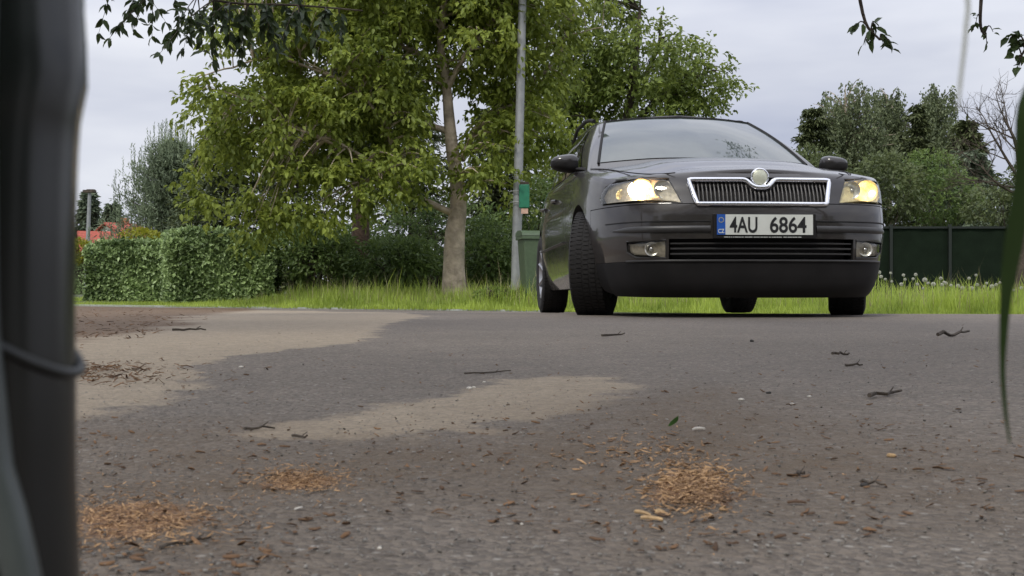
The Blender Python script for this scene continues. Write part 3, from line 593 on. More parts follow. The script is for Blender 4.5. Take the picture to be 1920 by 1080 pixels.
# wheeled bin
def bin_():
    y = 15.9; c = at(1009, 540, y); z = float(gz(c[0], y))+.02; r_ = empty('wheelie_bin', (c[0], y, z), .15, 'green wheeled rubbish bin between the lamp post and the car', 'bin')
    def frus(w0, d0, w1, d1, z0, z1): return [(-w0,-d0,z0),(w0,-d0,z0),(w0,d0,z0),(-w0,d0,z0),(-w1,-d1,z1),(w1,-d1,z1),(w1,d1,z1),(-w1,d1,z1)]
    FQ = [(0,3,2,1),(4,5,6,7),(0,1,5,4),(1,2,6,5),(2,3,7,6),(3,0,4,7)]
    m = MB(); m.add(frus(.19,.22,.24,.28,.05,.93), FQ); bo = m.build('body', M['bin_green'], r_); bv = bo.modifiers.new('b', 'BEVEL'); bv.width = .02; bv.segments = 3
    m = MB(); m.add(frus(.262,.30,.262,.30,.925,.965), FQ); m.build('rim', M['bin_green'], r_)
    m = MB(); pr = [(-.30,.97),(-.29,1.0),(-.15,1.04),(.1,1.05),(.28,1.02),(.31,.97)]; V = [(-.265,a,b) for a, b in pr]+[(.265,a,b) for a, b in pr]
    m.add(V, [(i,i+1,i+7,i+6) for i in range(5)]+[(0,6,11,5), (5,4,3,2,1,0), (6,7,8,9,10,11)]); m.build('lid', M['bin_green'], r_, 40)
    m = MB(); m.tube([(-.2,.34,1.0),(.2,.34,1.0)], .018, 8); m.build('handle', M['bin_green'], r_, 50)
    for s in (-1, 1): m = MB(); m.lathe([(.02,-.025),(.095,-.025),(.1,0),(.095,.025),(.02,.025)], 20, 'x', (s*.23,.2,.10)); m.build('wheel', M['bin_dark'], r_, 40)
bin_()
def notice():
    y = 17.05; c = at(983, 368, y); r_ = empty('dispenser_box', c, 0, 'small green box with a paper notice under it fixed to the tall lamp post', 'sign box'); m = MB()
    m.box((0,0,0), (.15,.08,.34)); o = m.build('box', M['sign_green'], r_); b = o.modifiers.new('b','BEVEL'); b.width = .012; b.segments = 2
    m = MB(); m.box((0,0,.19), (.13,.07,.035)); m.build('cap', M['bark_dark'], r_)
    m = MB(); m.box((.005,-.02,-.215), (.10,.012,.075)); m.build('paper', M['paper'], r_)
    for z in (.08,-.08): m = MB(); m.tube([(-.075,.03,z),(-.16,.07,z),(-.20,.1,z)], .008, 6); m.build('bracket', M['steel'], r_)
notice()
def fence():
    x0, x1 = at(1500, 540, yf)[0], at(2250, 540, yf)[0]; r_ = empty('garden_fence', (x0, yf, -.14), 0, 'dark green screened garden fence on the right beyond the grass', 'fence')
    top = EYE+115/F*yf+.14; n = 60; xs = np.linspace(0, x1-x0, n); m = MB()
    for i in range(n-1):
        s0, s1 = .01*np.sin(xs[i]*9), .01*np.sin(xs[i+1]*9)
        m.add([(xs[i],s0,0),(xs[i+1],s1,0),(xs[i+1],s1,top),(xs[i],s0,top),(xs[i],s0+.02,0),(xs[i+1],s1+.02,0),(xs[i+1],s1+.02,top),(xs[i],s0+.02,top)], [(0,1,2,3),(5,4,7,6),(3,2,6,7)])
    m.build('screen', M['fence'], r_, fix=False)
    for u in (1560, 1669, 1779, 1889, 1999, 2109):
        m = MB(); m.box((at(u, 540, yf)[0]-x0, -.06, top/2+.02), (.07,.07,top+.06)); m.build('post', M['fence_post'], r_)
    m = MB(); m.box(((x1-x0)/2, -.035, top-.02), (x1-x0,.03,.05)); m.build('rail', M['fence_post'], r_)
    m = MB(); m.box(((x1-x0)/2, -.035, .33), (x1-x0,.03,.04)); m.build('rail', M['fence_post'], r_)
fence()
def house(u0, u1, v_ridge, v_eave, y, label, gable, wall, depth, side=True):
    a = at(u0, v_ridge, y); b = at(u1, v_ridge, y); e = at(u0, v_eave, y)[2]; W_ = (b-a)[0]; r_ = empty('house', ((a[0]+b[0])/2, y, -.2), 0, label, 'house'); h = a[2]+.2; he = e+.2; w2 = W_/2; d = depth/2
    m = MB(); m.add([(-w2+.5,-d,0),(w2-.5,-d,0),(w2-.5,d,0),(-w2+.5,d,0),(-w2+.5,-d,he),(w2-.5,-d,he),(w2-.5,d,he),(-w2+.5,d,he)], [(0,1,5,4),(1,2,6,5),(2,3,7,6),(3,0,4,7)]); m.build('wall', M[wall], r_)
    for q_ in (-1, 1):
        m = MB(); m.add([(q_*(w2-.4),-d,he),(q_*(w2-.4),d,he),(q_*(w2-.4),0,h-.1),(q_*(w2-.55),-d,he),(q_*(w2-.55),d,he),(q_*(w2-.55),0,h-.1)], [(0,1,2),(3,5,4),(0,3,4,1),(1,4,5,2),(2,5,3,0)]); m.build('gable', M[gable], r_)
    m = MB(); V = []
    for x in (-w2, w2): V += [(x,-d-.5,he-.35),(x,0,h),(x,d+.5,he-.35),(x,-d-.5,he-.2),(x,0,h+.18),(x,d+.5,he-.2)]
    m.add(V, [(3,9,10,4),(4,10,11,5),(0,1,7,6),(1,2,8,7),(0,3,4,1),(1,4,5,2),(6,7,10,9),(7,8,11,10),(0,6,9,3),(2,5,11,8)]); m.build('roof', M['roof_red'], r_)
    m = MB(); m.box((0,-d-.02,he*.5), (1.4,.06,1.2)); m.build('window', M['dark_glass'], r_)
    m = MB(); m.box((w2*.3,.4,h+.2), (.7,.7,1.0)); m.build('chimney', M['orange_wall'], r_)
    return r_
h1 = house(149, 300, 438, 468, 105, 'house with a bright red roof and dark gable just behind the hedge top', 'wood_dark', 'wood_dark', 6); h1.rotation_euler.z = .42
h2 = house(193, 262, 421, 438, 122, 'second red roofed house with a pale gable, behind the first one', 'plaster', 'orange_wall', 6)
h2.rotation_euler.z = .75

# ------------------------------------------------------------------ the car
def paint():
    m, t, p = base('dark_grey_paint'); k = t.links.new
    c = N(t, 'ShaderNodeTexCoord'); n = N(t, 'ShaderNodeTexNoise'); n.inputs['Scale'].default_value = 5; n.inputs['Detail'].default_value = 8; n.inputs['Roughness'].default_value = .65; k(c.outputs['Object'], n.inputs[0])
    s = N(t, 'ShaderNodeSeparateXYZ'); k(c.outputs['Object'], s.inputs[0])
    mr = N(t, 'ShaderNodeMapRange'); mr.inputs['From Min'].default_value = .95; mr.inputs['From Max'].default_value = .15; mr.inputs['To Min'].default_value = .05; mr.inputs['To Max'].default_value = .55; k(s.outputs[2], mr.inputs[0])
    r = N(t, 'ShaderNodeValToRGB'); r.color_ramp.elements[0].position = .38; r.color_ramp.elements[1].position = .75; k(n.outputs[0], r.inputs[0])
    mu = N(t, 'ShaderNodeMath', operation='MULTIPLY'); k(mr.outputs[0], mu.inputs[0]); k(r.outputs[0], mu.inputs[1])
    mx = N(t, 'ShaderNodeMix', data_type='RGBA'); mx.inputs[6].default_value = (.024,.021,.020,1); mx.inputs[7].default_value = (.065,.053,.044,1); k(mu.outputs[0], mx.inputs[0]); k(mx.outputs[2], p.inputs['Base Color'])
    ro = N(t, 'ShaderNodeMath', operation='MULTIPLY_ADD'); ro.inputs[1].default_value = .5; ro.inputs[2].default_value = .32; k(mu.outputs[0], ro.inputs[0]); k(ro.outputs[0], p.inputs['Roughness'])
    p.inputs['Metallic'].default_value = .0; p.inputs['Specular IOR Level'].default_value = .25; p.inputs['Coat Weight'].default_value = .8; p.inputs['Coat Roughness'].default_value = .05; return m
M['paint'] = paint()
M['plastic'] = pmat('black_plastic', (.009,.008,.008), .7, spec=.3, var=.3, scale=8)
M['plastic2'] = pmat('grey_moulding', (.035,.034,.034), .42, var=.2, scale=8)
M['under'] = pmat('underbody_black', (.010,.009,.009), .8)
M['chrome'] = pmat('bright_chrome', (.78,.78,.80), .12, 1, var=.04)
M['reflector'] = pmat('lamp_reflector', (.78,.76,.70), .30, .75, var=.12, scale=60, bump=.004, bscale=35)
M['amber'] = pmat('amber_glow_reflector', (.90,.72,.38), .35, .1, var=.2, scale=50, bump=.004, bscale=40)  # lamp glow painted into main reflectors and right housing; indicators are amber themselves
M['lamp_inner'] = pmat('lamp_inner', (.36,.32,.26), .38, .25, var=.25, scale=50, bump=.004, bscale=40)
M['slat'] = pmat('grille_slat', (.045,.042,.04), .35)
M['badge'] = pmat('badge_pale', (.62,.64,.52), .35, .3, var=.05)
M['screen'] = pmat('windscreen_glass', (.050,.064,.060), .04, 0, spec=.75, coat=.2, coat_r=.02, var=.1); M['screen'].node_tree.nodes['Principled BSDF'].inputs['IOR'].default_value = 1.5
M['sideglass'] = pmat('side_glass', (.008,.009,.009), .05, 0, spec=.7, coat=.6, coat_r=.02, var=.1)
M['tyre'] = pmat('tyre_rubber', (.010,.009,.009), .85, var=.3, scale=25, bump=.002)
M['alloy'] = pmat('wheel_alloy', (.35,.35,.36), .35, .8)
M['plate'] = pmat('plate_white', (.62,.64,.60), .45, var=.03)
M['plate_blue'] = pmat('plate_blue', (.015,.09,.40), .45, var=.03)
M['plate_ink'] = pmat('plate_ink', (.012,.012,.014), .5)
M['holder_text'] = pmat('holder_strip', (.42,.44,.42), .5)
M['bulb'] = pmat('lit_bulb', (1,1,1), .5, emis=(1,.90,.74), estr=30, var=0)
M['bulb_side'] = pmat('lit_bulb_side', (1,1,1), .5, emis=(1,.80,.42), estr=14, var=0)
def clearglass():
    m, t, p = base('lamp_cover'); o = t.nodes['Material Output']
    tr = N(t, 'ShaderNodeBsdfTransparent'); tr.inputs[0].default_value = (.93,.93,.91,1); gl = N(t, 'ShaderNodeBsdfGlossy'); gl.inputs['Roughness'].default_value = .04
    fr = N(t, 'ShaderNodeLayerWeight'); fr.inputs[0].default_value = .5; pw = N(t, 'ShaderNodeMath', operation='POWER'); pw.inputs[1].default_value = 4.5
    mx = N(t, 'ShaderNodeMixShader'); ad = N(t, 'ShaderNodeMath', operation='MULTIPLY_ADD'); ad.inputs[1].default_value = .8; ad.inputs[2].default_value = .035; t.links.new(fr.outputs['Facing'], pw.inputs[0])
    t.links.new(pw.outputs[0], ad.inputs[0]); t.links.new(ad.outputs[0], mx.inputs[0]); t.links.new(tr.outputs[0], mx.inputs[1]); t.links.new(gl.outputs[0], mx.inputs[2]); t.links.new(mx.outputs[0], o.inputs[0]); return m
M['cover'] = clearglass()

TH = .066; CX, CY = 1.274, 7.163
# car frame: local x = forwards (towards the camera), local y = to the car's left.  picture-left = local -y
car = empty('estate_car', (CX, CY, 0.0), 0, 'dark grey estate car with lit headlights facing the camera on the asphalt', 'car')
fwd = Vector((math.sin(TH), -math.cos(TH), 0)); pit = .010
car.rotation_euler = (0, -pit, math.atan2(fwd.y, fwd.x))
car.location = (CX, CY, -.006)
# outline in plan: (a, b) with b towards picture-left; mirrored for the other side
FR = [(.925,0),(.920,.2),(.902,.40),(.855,.57),(.765,.690),(.60,.775),(.42,.830),(.2,.868),(-.1,.885),(-.7,.888),(-1.3,.888),(-1.9,.888),(-2.4,.880),(-2.9,.850),(-3.2,.79),(-3.4,.68),(-3.55,.4),(-3.60,0)]
FR = smooth_path([(a, b, 0) for a, b in FR], 7)[:, :2]; NT = len(FR)
zk = [.105,.13,.17,.22,.28,.35,.43,.50,.56,.60,.64,.70,.76,.80,.87,.95]
NZ = [-.085,-.050,-.030,-.018,-.010,0,.0,-.002,-.010,-.022,-.040,-.062,-.095,-.12,-.16,-.2]
WZ = [.85,.885,.920,.945,.965,.980,.995,1,1,1,1,.995,.985,.978,.965,.945]
def ztop(a): return np.interp(a, [-3.6,-3.2,-2.5,-1.5,-.7,-.45,-.2,.1,.35,.55,.70,.80,.90], [.98,.985,.96,.935,.925,.915,.885,.845,.805,.775,.760,.768,.776])
def crown(a): return np.interp(a, [-3.6,-1.2,-.4,0,.4,.7,.86,.93], [.03,.03,.075,.085,.075,.045,.012,.0])
def zbot(a): return np.interp(a, [-3.6,-2.9,-2.2,-.5,.3,.5,.93], [.26,.20,.17,.17,.15,.115,.105])
def surf(i, z):
    a, b = FR[i]; fw = sm(a, .2, .9); rw = sm(-a, 2.9, 3.6)
    return np.array([a+np.interp(z, zk, NZ)*fw + rw*.12*(z-.5)*1.0, b*(1+(np.interp(z, zk, WZ)-1)*(1 if a < .5 else .8)), z])
NZL = 40; NCR = 16
def body_solid(off=0.0):
    V = []; Fc = []; nrow = (NZL+1)+(NCR-1)+(NZL+1)
    for i in range(NT):
        a = FR[i][0]; z0, z1 = zbot(a)+ (0), ztop(a); lv = np.linspace(0, 1, NZL+1); lft = [surf(i, z0+(z1-z0)*q) for q in lv]
        # small round-over at the top edge
        for j in (NZL-1, NZL): lft[j] = lft[j]*np.array([1, 1, 1])-np.array([.012*sm(a,.3,.9), min(.010, lft[j][1]*.1), 0])*(1 if j == NZL else .3)
        top = lft[-1]; cr_ = crown(top[0])*sm(top[1], .0, .30); row = list(lft)
        for j in range(1, NCR):
            q = 1-2*j/NCR; bb = top[1]*q; ridge = .018*sm(top[1], .1, .35)*sm(-abs(bb), -.46, -.40)*sm(a, -.5, 0)*(1-sm(a,.7,.85)) if True else 0
            row.append(np.array([top[0], bb, top[2]+cr_*(1-q*q)+ridge]))
        row += [p*np.array([1,-1,1]) for p in lft[::-1]]
        V += row
    for i in range(NT-1):
        for j in range(nrow-1): Fc.append((i*nrow+j, i*nrow+j+1, (i+1)*nrow+j+1, (i+1)*nrow+j))
        Fc.append((i*nrow+nrow-1, i*nrow, (i+1)*nrow, (i+1)*nrow+nrow-1))
    me = bpy.data.meshes.new('body'); V = np.array(V); V[:, 1] *= -1    # picture-left is local -y
    me.from_pydata(V.tolist(), [], Fc); bm = bmesh.new(); bm.from_mesh(me)
    bmesh.ops.remove_doubles(bm, verts=bm.verts, dist=.0004); bmesh.ops.dissolve_degenerate(bm, dist=.0002, edges=bm.edges)
    bmesh.ops.holes_fill(bm, edges=[e for e in bm.edges if e.is_boundary]); bmesh.ops.recalc_face_normals(bm, faces=bm.faces); bm.to_mesh(me); bm.free()
    o = bpy.data.objects.new('body', me); COL.objects.link(o); return o
def vol(me):
    b = bmesh.new(); b.from_mesh(me); v = b.calc_volume(signed=True); bad = sum(1 for e in b.edges if not e.is_manifold); b.free(); return v, bad
def boolean(o, cut, op='DIFFERENCE', drop=True):
    """exact boolean; a result that is not sound is retried with the cutter moved by a hair"""
    old = o.data; v0, bad0 = vol(old); vc = abs(vol(cut.data)[0]); best = None
    for k in range(9):
        cut.location = (.00013*k*(-1)**k, .00007*k, .00017*k); bpy.context.view_layer.update()
        md = o.modifiers.new('b', 'BOOLEAN'); md.operation = op; md.object = cut; md.solver = 'EXACT'
        dg = bpy.context.evaluated_depsgraph_get(); dg.update(); me = bpy.data.meshes.new_from_object(o.evaluated_get(dg)); o.modifiers.clear()
        v1, bad = vol(me); ok = (0 < v1 <= v0*1.001) and bad <= bad0+2 and (v1 >= v0-vc*1.001-1e-6 if op == 'DIFFERENCE' else v1 <= vc*1.001) and (v1 < v0-1e-9)
        if best is None or (ok and not best[1]): best = (me, ok)
        if ok: break
    print('boolean', op, k, best[1], round(v0, 4), round(vol(best[0])[0], 4)); o.data = best[0] if (best[1] or op == 'INTERSECT') else old
    if drop: bpy.data.objects.remove(cut)
def prism(poly, lo, hi, plane):       # poly in the (b,z), (a,z) or (a,b) plane, b positive towards picture-left
    m = MB(); n = len(poly); V = []
    for e in (lo, hi):
        for p, q in poly: V.append({'front': (e, -p, q), 'side': (p, -e, q), 'top': (p, -q, e)}[plane])
    m.add(V, [tuple(range(n))[::-1], tuple(range(n, 2*n))]+[(i, (i+1) % n, n+(i+1) % n, n+i) for i in range(n)]); return m.build('cut', None)
mir = lambda P: [(-b, z) for b, z in P]
HL = [(.425,.611),(.62,.612),(.80,.620),(.812,.665),(.785,.728),(.73,.752),(.60,.756),(.485,.748)]
FOG = [(.515,.318),(.66,.322),(.70,.352),(.703,.408),(.515,.412)]
GR = [(-.345,.600),(.345,.600),(.385,.735),(.375,.752),(-.375,.752),(-.385,.735)]
LG = [(-.50,.308),(.50,.308),(.50,.418),(-.50,.418)]
body = body_solid()
def fsurf(b, z, off=0.0):          # point on the front face (picture-left b positive) pushed outwards by off
    s = 1 if b >= 0 else -1; A = np.array([surf(i, z) for i in range(NT//2)]); bb = abs(b); a = np.interp(bb, A[:, 1], A[:, 0]); e = .01
    a2 = np.interp(bb+e, A[:, 1], A[:, 0]); n = np.array([e, -(a2-a)]); n /= np.linalg.norm(n)
    return np.array([a+n[0]*off, -s*(bb+n[1]*off), z])
for P_ in (HL, mir(HL)): boolean(body, prism(P_, .40, 1.2, 'front'))
for P_ in (FOG, mir(FOG)): boolean(body, prism(P_, .60, 1.2, 'front'))
boolean(body, prism(GR, .70, 1.2, 'front')); boolean(body, prism(LG, .74, 1.2, 'front'))
for ax in (0, -2.58):
    for s in (-1, 1):
        m = MB(); m.lathe([(.352, -.30), (.352, .40)], 40, 'y', (ax, s*.86, .315)); c = m.build('cut', None); boolean(body, c)
        m = MB(); m.box((ax, s*.86, .06), (.66, .60, .34)); boolean(body, m.build('cut', None))
# panel gaps
def groove(pts, w_=.006, d_=.018):
    m = MB(); m.tube(pts, [w_]*len(pts), 4, cap=True); boolean(body, m.build('cut', None))
gap = [tuple(fsurf(b, .600+0*b, 0)) for b in np.linspace(.36, .80, 10)]
zz = lambda s, bs, z: [tuple(fsurf(s*b, z, 0)) for b in bs]
for s in (-1, 1):
    P_ = zz(s, np.linspace(.35, .80, 9), .606); P_ += [(a, -s*np.interp(-a, -FR[:, 0], FR[:, 1])*1.0, .606) for a in (.50,.42,.34)]
    hood = [(a, -s*b, float(ztop(a)+crown(a)*(1-(b/np.interp(-a, -FR[:, 0], FR[:, 1]))**2))-.001) for a, b in ((.80,.45),(.74,.50),(.6,.58),(.4,.655),(.1,.71),(-.2,.735),(-.42,.745))]
    m = MB(); m.tube(smooth_path(hood, 3)+np.array([0,0,-.0015]), .0034, 5); seam = m.build('bonnet_seam', M['under'], car, 60)
    for a in (-.60, -1.52, -2.30):
        groove([(a, -s*(np.interp(-a, -FR[:, 0], FR[:, 1])*np.interp(z, zk, WZ)), z) for z in np.linspace(.22, .93, 12)], .004)
    groove([(a, -s*.888*.967, .225) for a in np.linspace(-.6, -2.2, 8)], .004)
# bumper and valance as their own parts, sliced off along the gaps (the hidden edges stay open)
def slice_mesh(me, cuts):
    b = bmesh.new(); b.from_mesh(me)
    for co, no in cuts:          # keeps the side the normal points to
        bmesh.ops.bisect_plane(b, geom=b.verts[:]+b.edges[:]+b.faces[:], dist=1e-6, plane_co=co, plane_no=no, clear_inner=True)
    return b
def to_mesh(bs, name):
    out_ = bmesh.new()
    for b in bs: t_ = bpy.data.meshes.new('t'); b.to_mesh(t_); out_.from_mesh(t_); b.free(); bpy.data.meshes.remove(t_)
    bmesh.ops.remove_doubles(out_, verts=out_.verts, dist=.00005); me = bpy.data.meshes.new(name); out_.to_mesh(me); out_.free(); return me
whole = body.data; FX, RX = (1,0,0), (-1,0,0)
def newobj(name, me): o = bpy.data.objects.new(name, me); COL.objects.link(o); return o
bumper = newobj('bumper', to_mesh([slice_mesh(whole, [((.3405,0,0), FX), ((0,0,.6043), (0,0,-1)), ((0,0,.3010), (0,0,1))])], 'bumper'))
shade_valance = newobj('shade_valance', to_mesh([slice_mesh(whole, [((.3405,0,0), FX), ((0,0,.2995), (0,0,-1))])], 'shade_valance'))
body.data = to_mesh([slice_mesh(whole, [((.338,0,0), RX)]), slice_mesh(whole, [((.338,0,0), FX), ((0,0,.6085), (0,0,1))])], 'body')
FSA = [np.array([surf(i, z) for i in range(NT//2)]) for z in np.arange(.30, .775, .01)]
for o, mt in ((body, 'paint'), (bumper, 'paint'), (shade_valance, 'plastic')):  # lowest part black: shade under the bumper put into its colour
    o.data.materials.clear(); o.data.materials.append(M[mt]); o.parent = car
    me = o.data; me.materials.append(M['under']); mi_ = np.zeros(len(me.polygons), np.int32)
    for f in me.polygons:
        x, y, z = f.center; ws_ = min(math.hypot(x, z-.315), math.hypot(x+2.58, z-.315))
        if (ws_ < .357 and abs(y) < .865 and (abs(y) < .80 or ws_ < .3525 and abs(f.normal[1]) < .3)) or f.normal[2] < -.9: mi_[f.index] = 1
        if x > .36 and .30 < z < .757 and abs(f.normal[2]) < 2:
            A_ = FSA[int(round((z-.3)/.01))]; sa = np.interp(abs(y), A_[:, 1], A_[:, 0])
            if sa-x > .009: mi_[f.index] = 1
    me.polygons.foreach_set('material_index', mi_); me.shade_smooth(); me.set_sharp_from_angle(angle=math.radians(28))
# hood as its own part would share the paint: keep the seam.  Row patches on the front face
def rowpatch(name, poly, off, mat, parent, nz=10, nb=16, thick=.003, bulge=0, smooth=60):
    P = np.array(poly); z0, z1 = P[:, 1].min()+1e-4, P[:, 1].max()-1e-4; V = []; Fc = []
    for i in range(nz+1):
        z = z0+(z1-z0)*i/nz; xs_ = []
        for k in range(len(P)):
            p, q = P[k], P[(k+1) % len(P)]
            if (p[1] > z) != (q[1] > z): xs_.append(p[0]+(q[0]-p[0])*(z-p[1])/(q[1]-p[1]))
        lo, hi = min(xs_), max(xs_)
        for j in range(nb+1):
            b = lo+(hi-lo)*j/nb; bu = bulge*math.sin(math.pi*i/nz)*math.sin(math.pi*j/nb); V.append(fsurf(b, z, off+bu))
    n = len(V); V2 = [v+np.array([-thick, 0, 0]) for v in V]; w1 = nb+1
    for i in range(nz):
        for j in range(nb):
            q = (i*w1+j, i*w1+j+1, (i+1)*w1+j+1, (i+1)*w1+j); Fc.append(q); Fc.append(tuple(k+n for k in q[::-1]))
    ed = [j for j in range(w1)]+[i*w1+nb for i in range(1, nz+1)]+[nz*w1+j for j in range(nb-1, -1, -1)]+[i*w1 for i in range(nz-1, 0, -1)]
    Fc += [(ed[k], ed[(k+1) % len(ed)], ed[(k+1) % len(ed)]+n, ed[k]+n) for k in range(len(ed))]
    m = MB(); m.add(V+V2, Fc); return m.build(name, mat, parent, smooth)
# headlights
for s in (1, -1):
    P_ = HL if s > 0 else mir(HL)
    hl = rowpatch('headlight', P_, .002, M['cover'], car, 8, 16, .003, .004)
    tag(hl, 'headlight glowing white on the picture-left side' if s > 0 else 'headlight glowing amber on the picture-right side')
    # reflector tray behind the glass (curved bowl walls)
    pc = np.array(P_).mean(0); sh = [(pc[0]+(b-pc[0])*.97, pc[1]+(z-pc[1])*.94) for b, z in P_]
    rowpatch('housing', sh, -.020, M['lamp_inner'] if s > 0 else M['amber'], hl, 8, 16, .002, -.022)
    mb, mz = s*.655, .690
    def bowl(b, z, r, d, mat, name, off=-.045):
        p = fsurf(b, z, off); m = MB(); m.lathe([(.012, 0), (r*.55, d*.28), (r*.85, d*.7), (r, d), (r*1.05, d), (r*.9, d*.6), (r*.6, d*.12), (.012, -.01)], 28, 'x', p, cap=False); return m.build(name, mat, hl, 60)
    bowl(mb, mz, .058, .042, M['amber'], 'main_reflector'); bowl(s*.535, .690, .046, .035, M['reflector'], 'high_beam_reflector'); bowl(s*.752, .672, .030, .025, M['amber'], 'indicator')
    ld = bpy.data.lights.new('lamp_light', 'POINT'); ld.energy = .55 if s > 0 else .22; ld.color = (1, .55, .18) if s > 0 else (1, .74, .42); ld.shadow_soft_size = .012
    lo = bpy.data.objects.new('lamp_light', ld); COL.objects.link(lo); lo.parent = hl; lo.location = fsurf(mb-s*.062, mz+.012, .0-.004)
    p = fsurf(mb, mz, -.012); m = MB()
    if s > 0: m.lathe([(.001,.014),(.022,.012),(.040,.003),(.046,-.008),(.042,-.014),(.001,-.014)], 26, 'x', p); m.build('bulb', M['bulb'], hl, 60)
    else: m.lathe([(.001,.014),(.012,.008),(.016,-.004),(.010,-.014),(.001,-.016)], 20, 'x', p+np.array([0,.012,-.012])); m.build('bulb', M['bulb_side'], hl, 60)
    m = MB(); m.lathe([(.001,.012),(.010,.008),(.013,-.004),(.001,-.01)], 16, 'x', fsurf(s*.535, .690, -.03)); m.build('bulb', M['reflector'], hl, 60)
    m = MB(); q = [fsurf(b, z, -.004) for b, z in P_]; m.tube(q, .0045, 5, closed=True); m.build('bezel', M['plastic'], hl, 60)
# fog lamps
for s in (1, -1):
    P_ = FOG if s > 0 else mir(FOG); fl = rowpatch('fog_lamp', P_, .001, M['cover'], car, 6, 10)
    pc = np.array(P_).mean(0); sh = [(pc[0]+(b-pc[0])*.96, pc[1]+(z-pc[1])*.92) for b, z in P_]
    rowpatch('housing', sh, -.016, M['lamp_inner'], fl, 6, 10, .002, -.012)
    p = fsurf(s*.60, .366, -.03); m = MB(); m.lathe([(.012,0),(.026,.008),(.036,.024),(.038,.024),(.028,.002),(.012,-.006)], 24, 'x', p, cap=False); m.build('reflector', M['reflector'], fl, 60)
    m = MB(); m.lathe([(.001,.012),(.011,.008),(.013,0),(.001,-.004)], 14, 'x', p+np.array([.01,0,0])); m.build('bulb', M['chrome'], fl, 60)
    m = MB(); q = [fsurf(b, z, .001) for b, z in P_]; m.tube(q, .005, 5, closed=True); m.build('frame', M['plastic2'], fl, 60)
# grille
gr = rowpatch('grille', [(-.34,.605),(.34,.605),(.372,.745),(-.372,.745)], -.05, M['under'], car, 4, 20)
top_z = lambda b: .738-.044*np.exp(-(b/.062)**4)
pth = [(b, .603) for b in np.linspace(-.345, .345, 24)]+[(.352,.612),(.382,.722),(.380,.736)]+[(b, float(top_z(b))) for b in np.linspace(.37, -.37, 60)]+[(-.380,.736),(-.382,.722),(-.352,.612)]
m = MB(); q = [fsurf(b, z, .004) for b, z in pth]; m.tube(q, .0145, 8, closed=True, flat=1.0); m.build('grille_frame', M['chrome'], gr, 70)
# flat chrome lip above the frame towards the bonnet
m = MB()
for b in np.linspace(-.356, .356, 34):
    zt = float(top_z(b))-.004; lo_z = .607; p0, p1 = fsurf(b, lo_z, -.014), fsurf(b, zt, -.014); m.tube([p0, (p0+p1)/2+np.array([.008,0,0]), p1], .0052, 6)
m.build('grille_slats', M['slat'], gr, 60)
# badge
p = fsurf(0, .752, .004); m = MB(); m.lathe([(.001,.016),(.035,.013),(.041,.009),(.041,-.02),(.001,-.02)], 32, 'x', p); bd = m.build('badge', M['badge'], car, 50)
m = MB(); a_ = np.linspace(0, 2*np.pi, 32, endpoint=False); m.tube(np.stack([0*a_+p[0]+.008, p[1]+.045*np.cos(a_), p[2]+.045*np.sin(a_)], 1), .0065, 6, closed=True); m.build('badge_ring', M['chrome'], bd, 60)
# lower grille slats and lip
lg = rowpatch('lower_grille', [(-.49,.310),(.49,.310),(.49,.416),(-.49,.416)], -.07, M['under'], car, 3, 20)
for z in (.338,.366,.394):
    m = MB(); m.tube([fsurf(b, z, -.022) for b in np.linspace(-.495, .495, 24)], .0065, 6, flat=1.8, up=(1,0,0)); m.build('slat', M['plastic2'], lg, 60)
m = MB(); m.tube([fsurf(b, .302, .003) for b in np.linspace(-.70, .70, 34)], .0055, 6); m.build('bumper_lip', M['plastic2'], car, 60)
# bumper mouldings
for s in (1, -1):
    m = MB(); q = [fsurf(s*b, .470, .003) for b in np.linspace(.285, .765, 18)]; 
    m.tube(q, [.018]*15+[.015,.009,.003], 8, flat=.5, up=(1,0,0)); m.build('bumper_moulding', M['plastic2'], car, 60)
    m = MB(); q = [fsurf(s*b, .512, .0015) for b in np.linspace(.285, .79, 18)]; m.tube(q, .004, 5); m.build('moulding_gap', M['under'], car, 60)
# number plate
def text(body_, size, sx, mat, parent, loc, ext=.0012, name='plate_text'):
    c = bpy.data.curves.new(name, 'FONT'); c.body = body_; c.size = size; c.extrude = ext; c.offset = size*.018; c.space_character = 1.0
    o = bpy.data.objects.new(name, c); COL.objects.link(o); dg = bpy.context.evaluated_depsgraph_get(); dg.update()
    me = bpy.data.meshes.new_from_object(o.evaluated_get(dg)); bpy.data.objects.remove(o)
    V = np.array([v.co for v in me.vertices]); x0, x1 = V[:, 0].min(), V[:, 0].max()
    # picture-left is local -y; text runs towards +y
    W_ = np.stack([loc[0]+V[:, 2], loc[1]+(V[:, 0]-x0)*sx, loc[2]+V[:, 1]], 1); 
    for v, q in zip(me.vertices, W_): v.co = q
    me.materials.clear(); me.materials.append(M[mat]); o = bpy.data.objects.new(name, me); COL.objects.link(o); o.parent = parent; return o, (x1-x0)*sx
PZ, PXA = .487, .945
m = MB(); m.box((PXA-.012, 0, PZ-.004), (.022, .548, .132)); hol = m.build('number_plate', M['plastic'], car)
b_ = hol.modifiers.new('b', 'BEVEL'); b_.width = .004; b_.segments = 2; tag(hol, 'plate holder reading 4AU 6864')
m = MB(); m.box((PXA+.0005, .022, PZ+.004), (.005, .470, .107)); pl = m.build('plate_face', M['plate'], hol)
m = MB(); m.box((PXA+.0005, -.2355, PZ+.004), (.005, .045, .107)); m.build('plate_band', M['plate_blue'], hol)
def fit_text(s_, y0_, y1_, h, zc, mat='plate_ink', nm='plate_text'):
    o, w0 = text(s_, h/.70, 1, mat, hol, (PXA+.0035, y0_, zc-h/2), name=nm)
    for v in o.data.vertices: v.co.y = y0_+(v.co.y-y0_)*(y1_-y0_)/w0
fit_text('4AU', -.190, -.042, .080, PZ+.004); fit_text('6864', .025, .222, .080, PZ+.004)
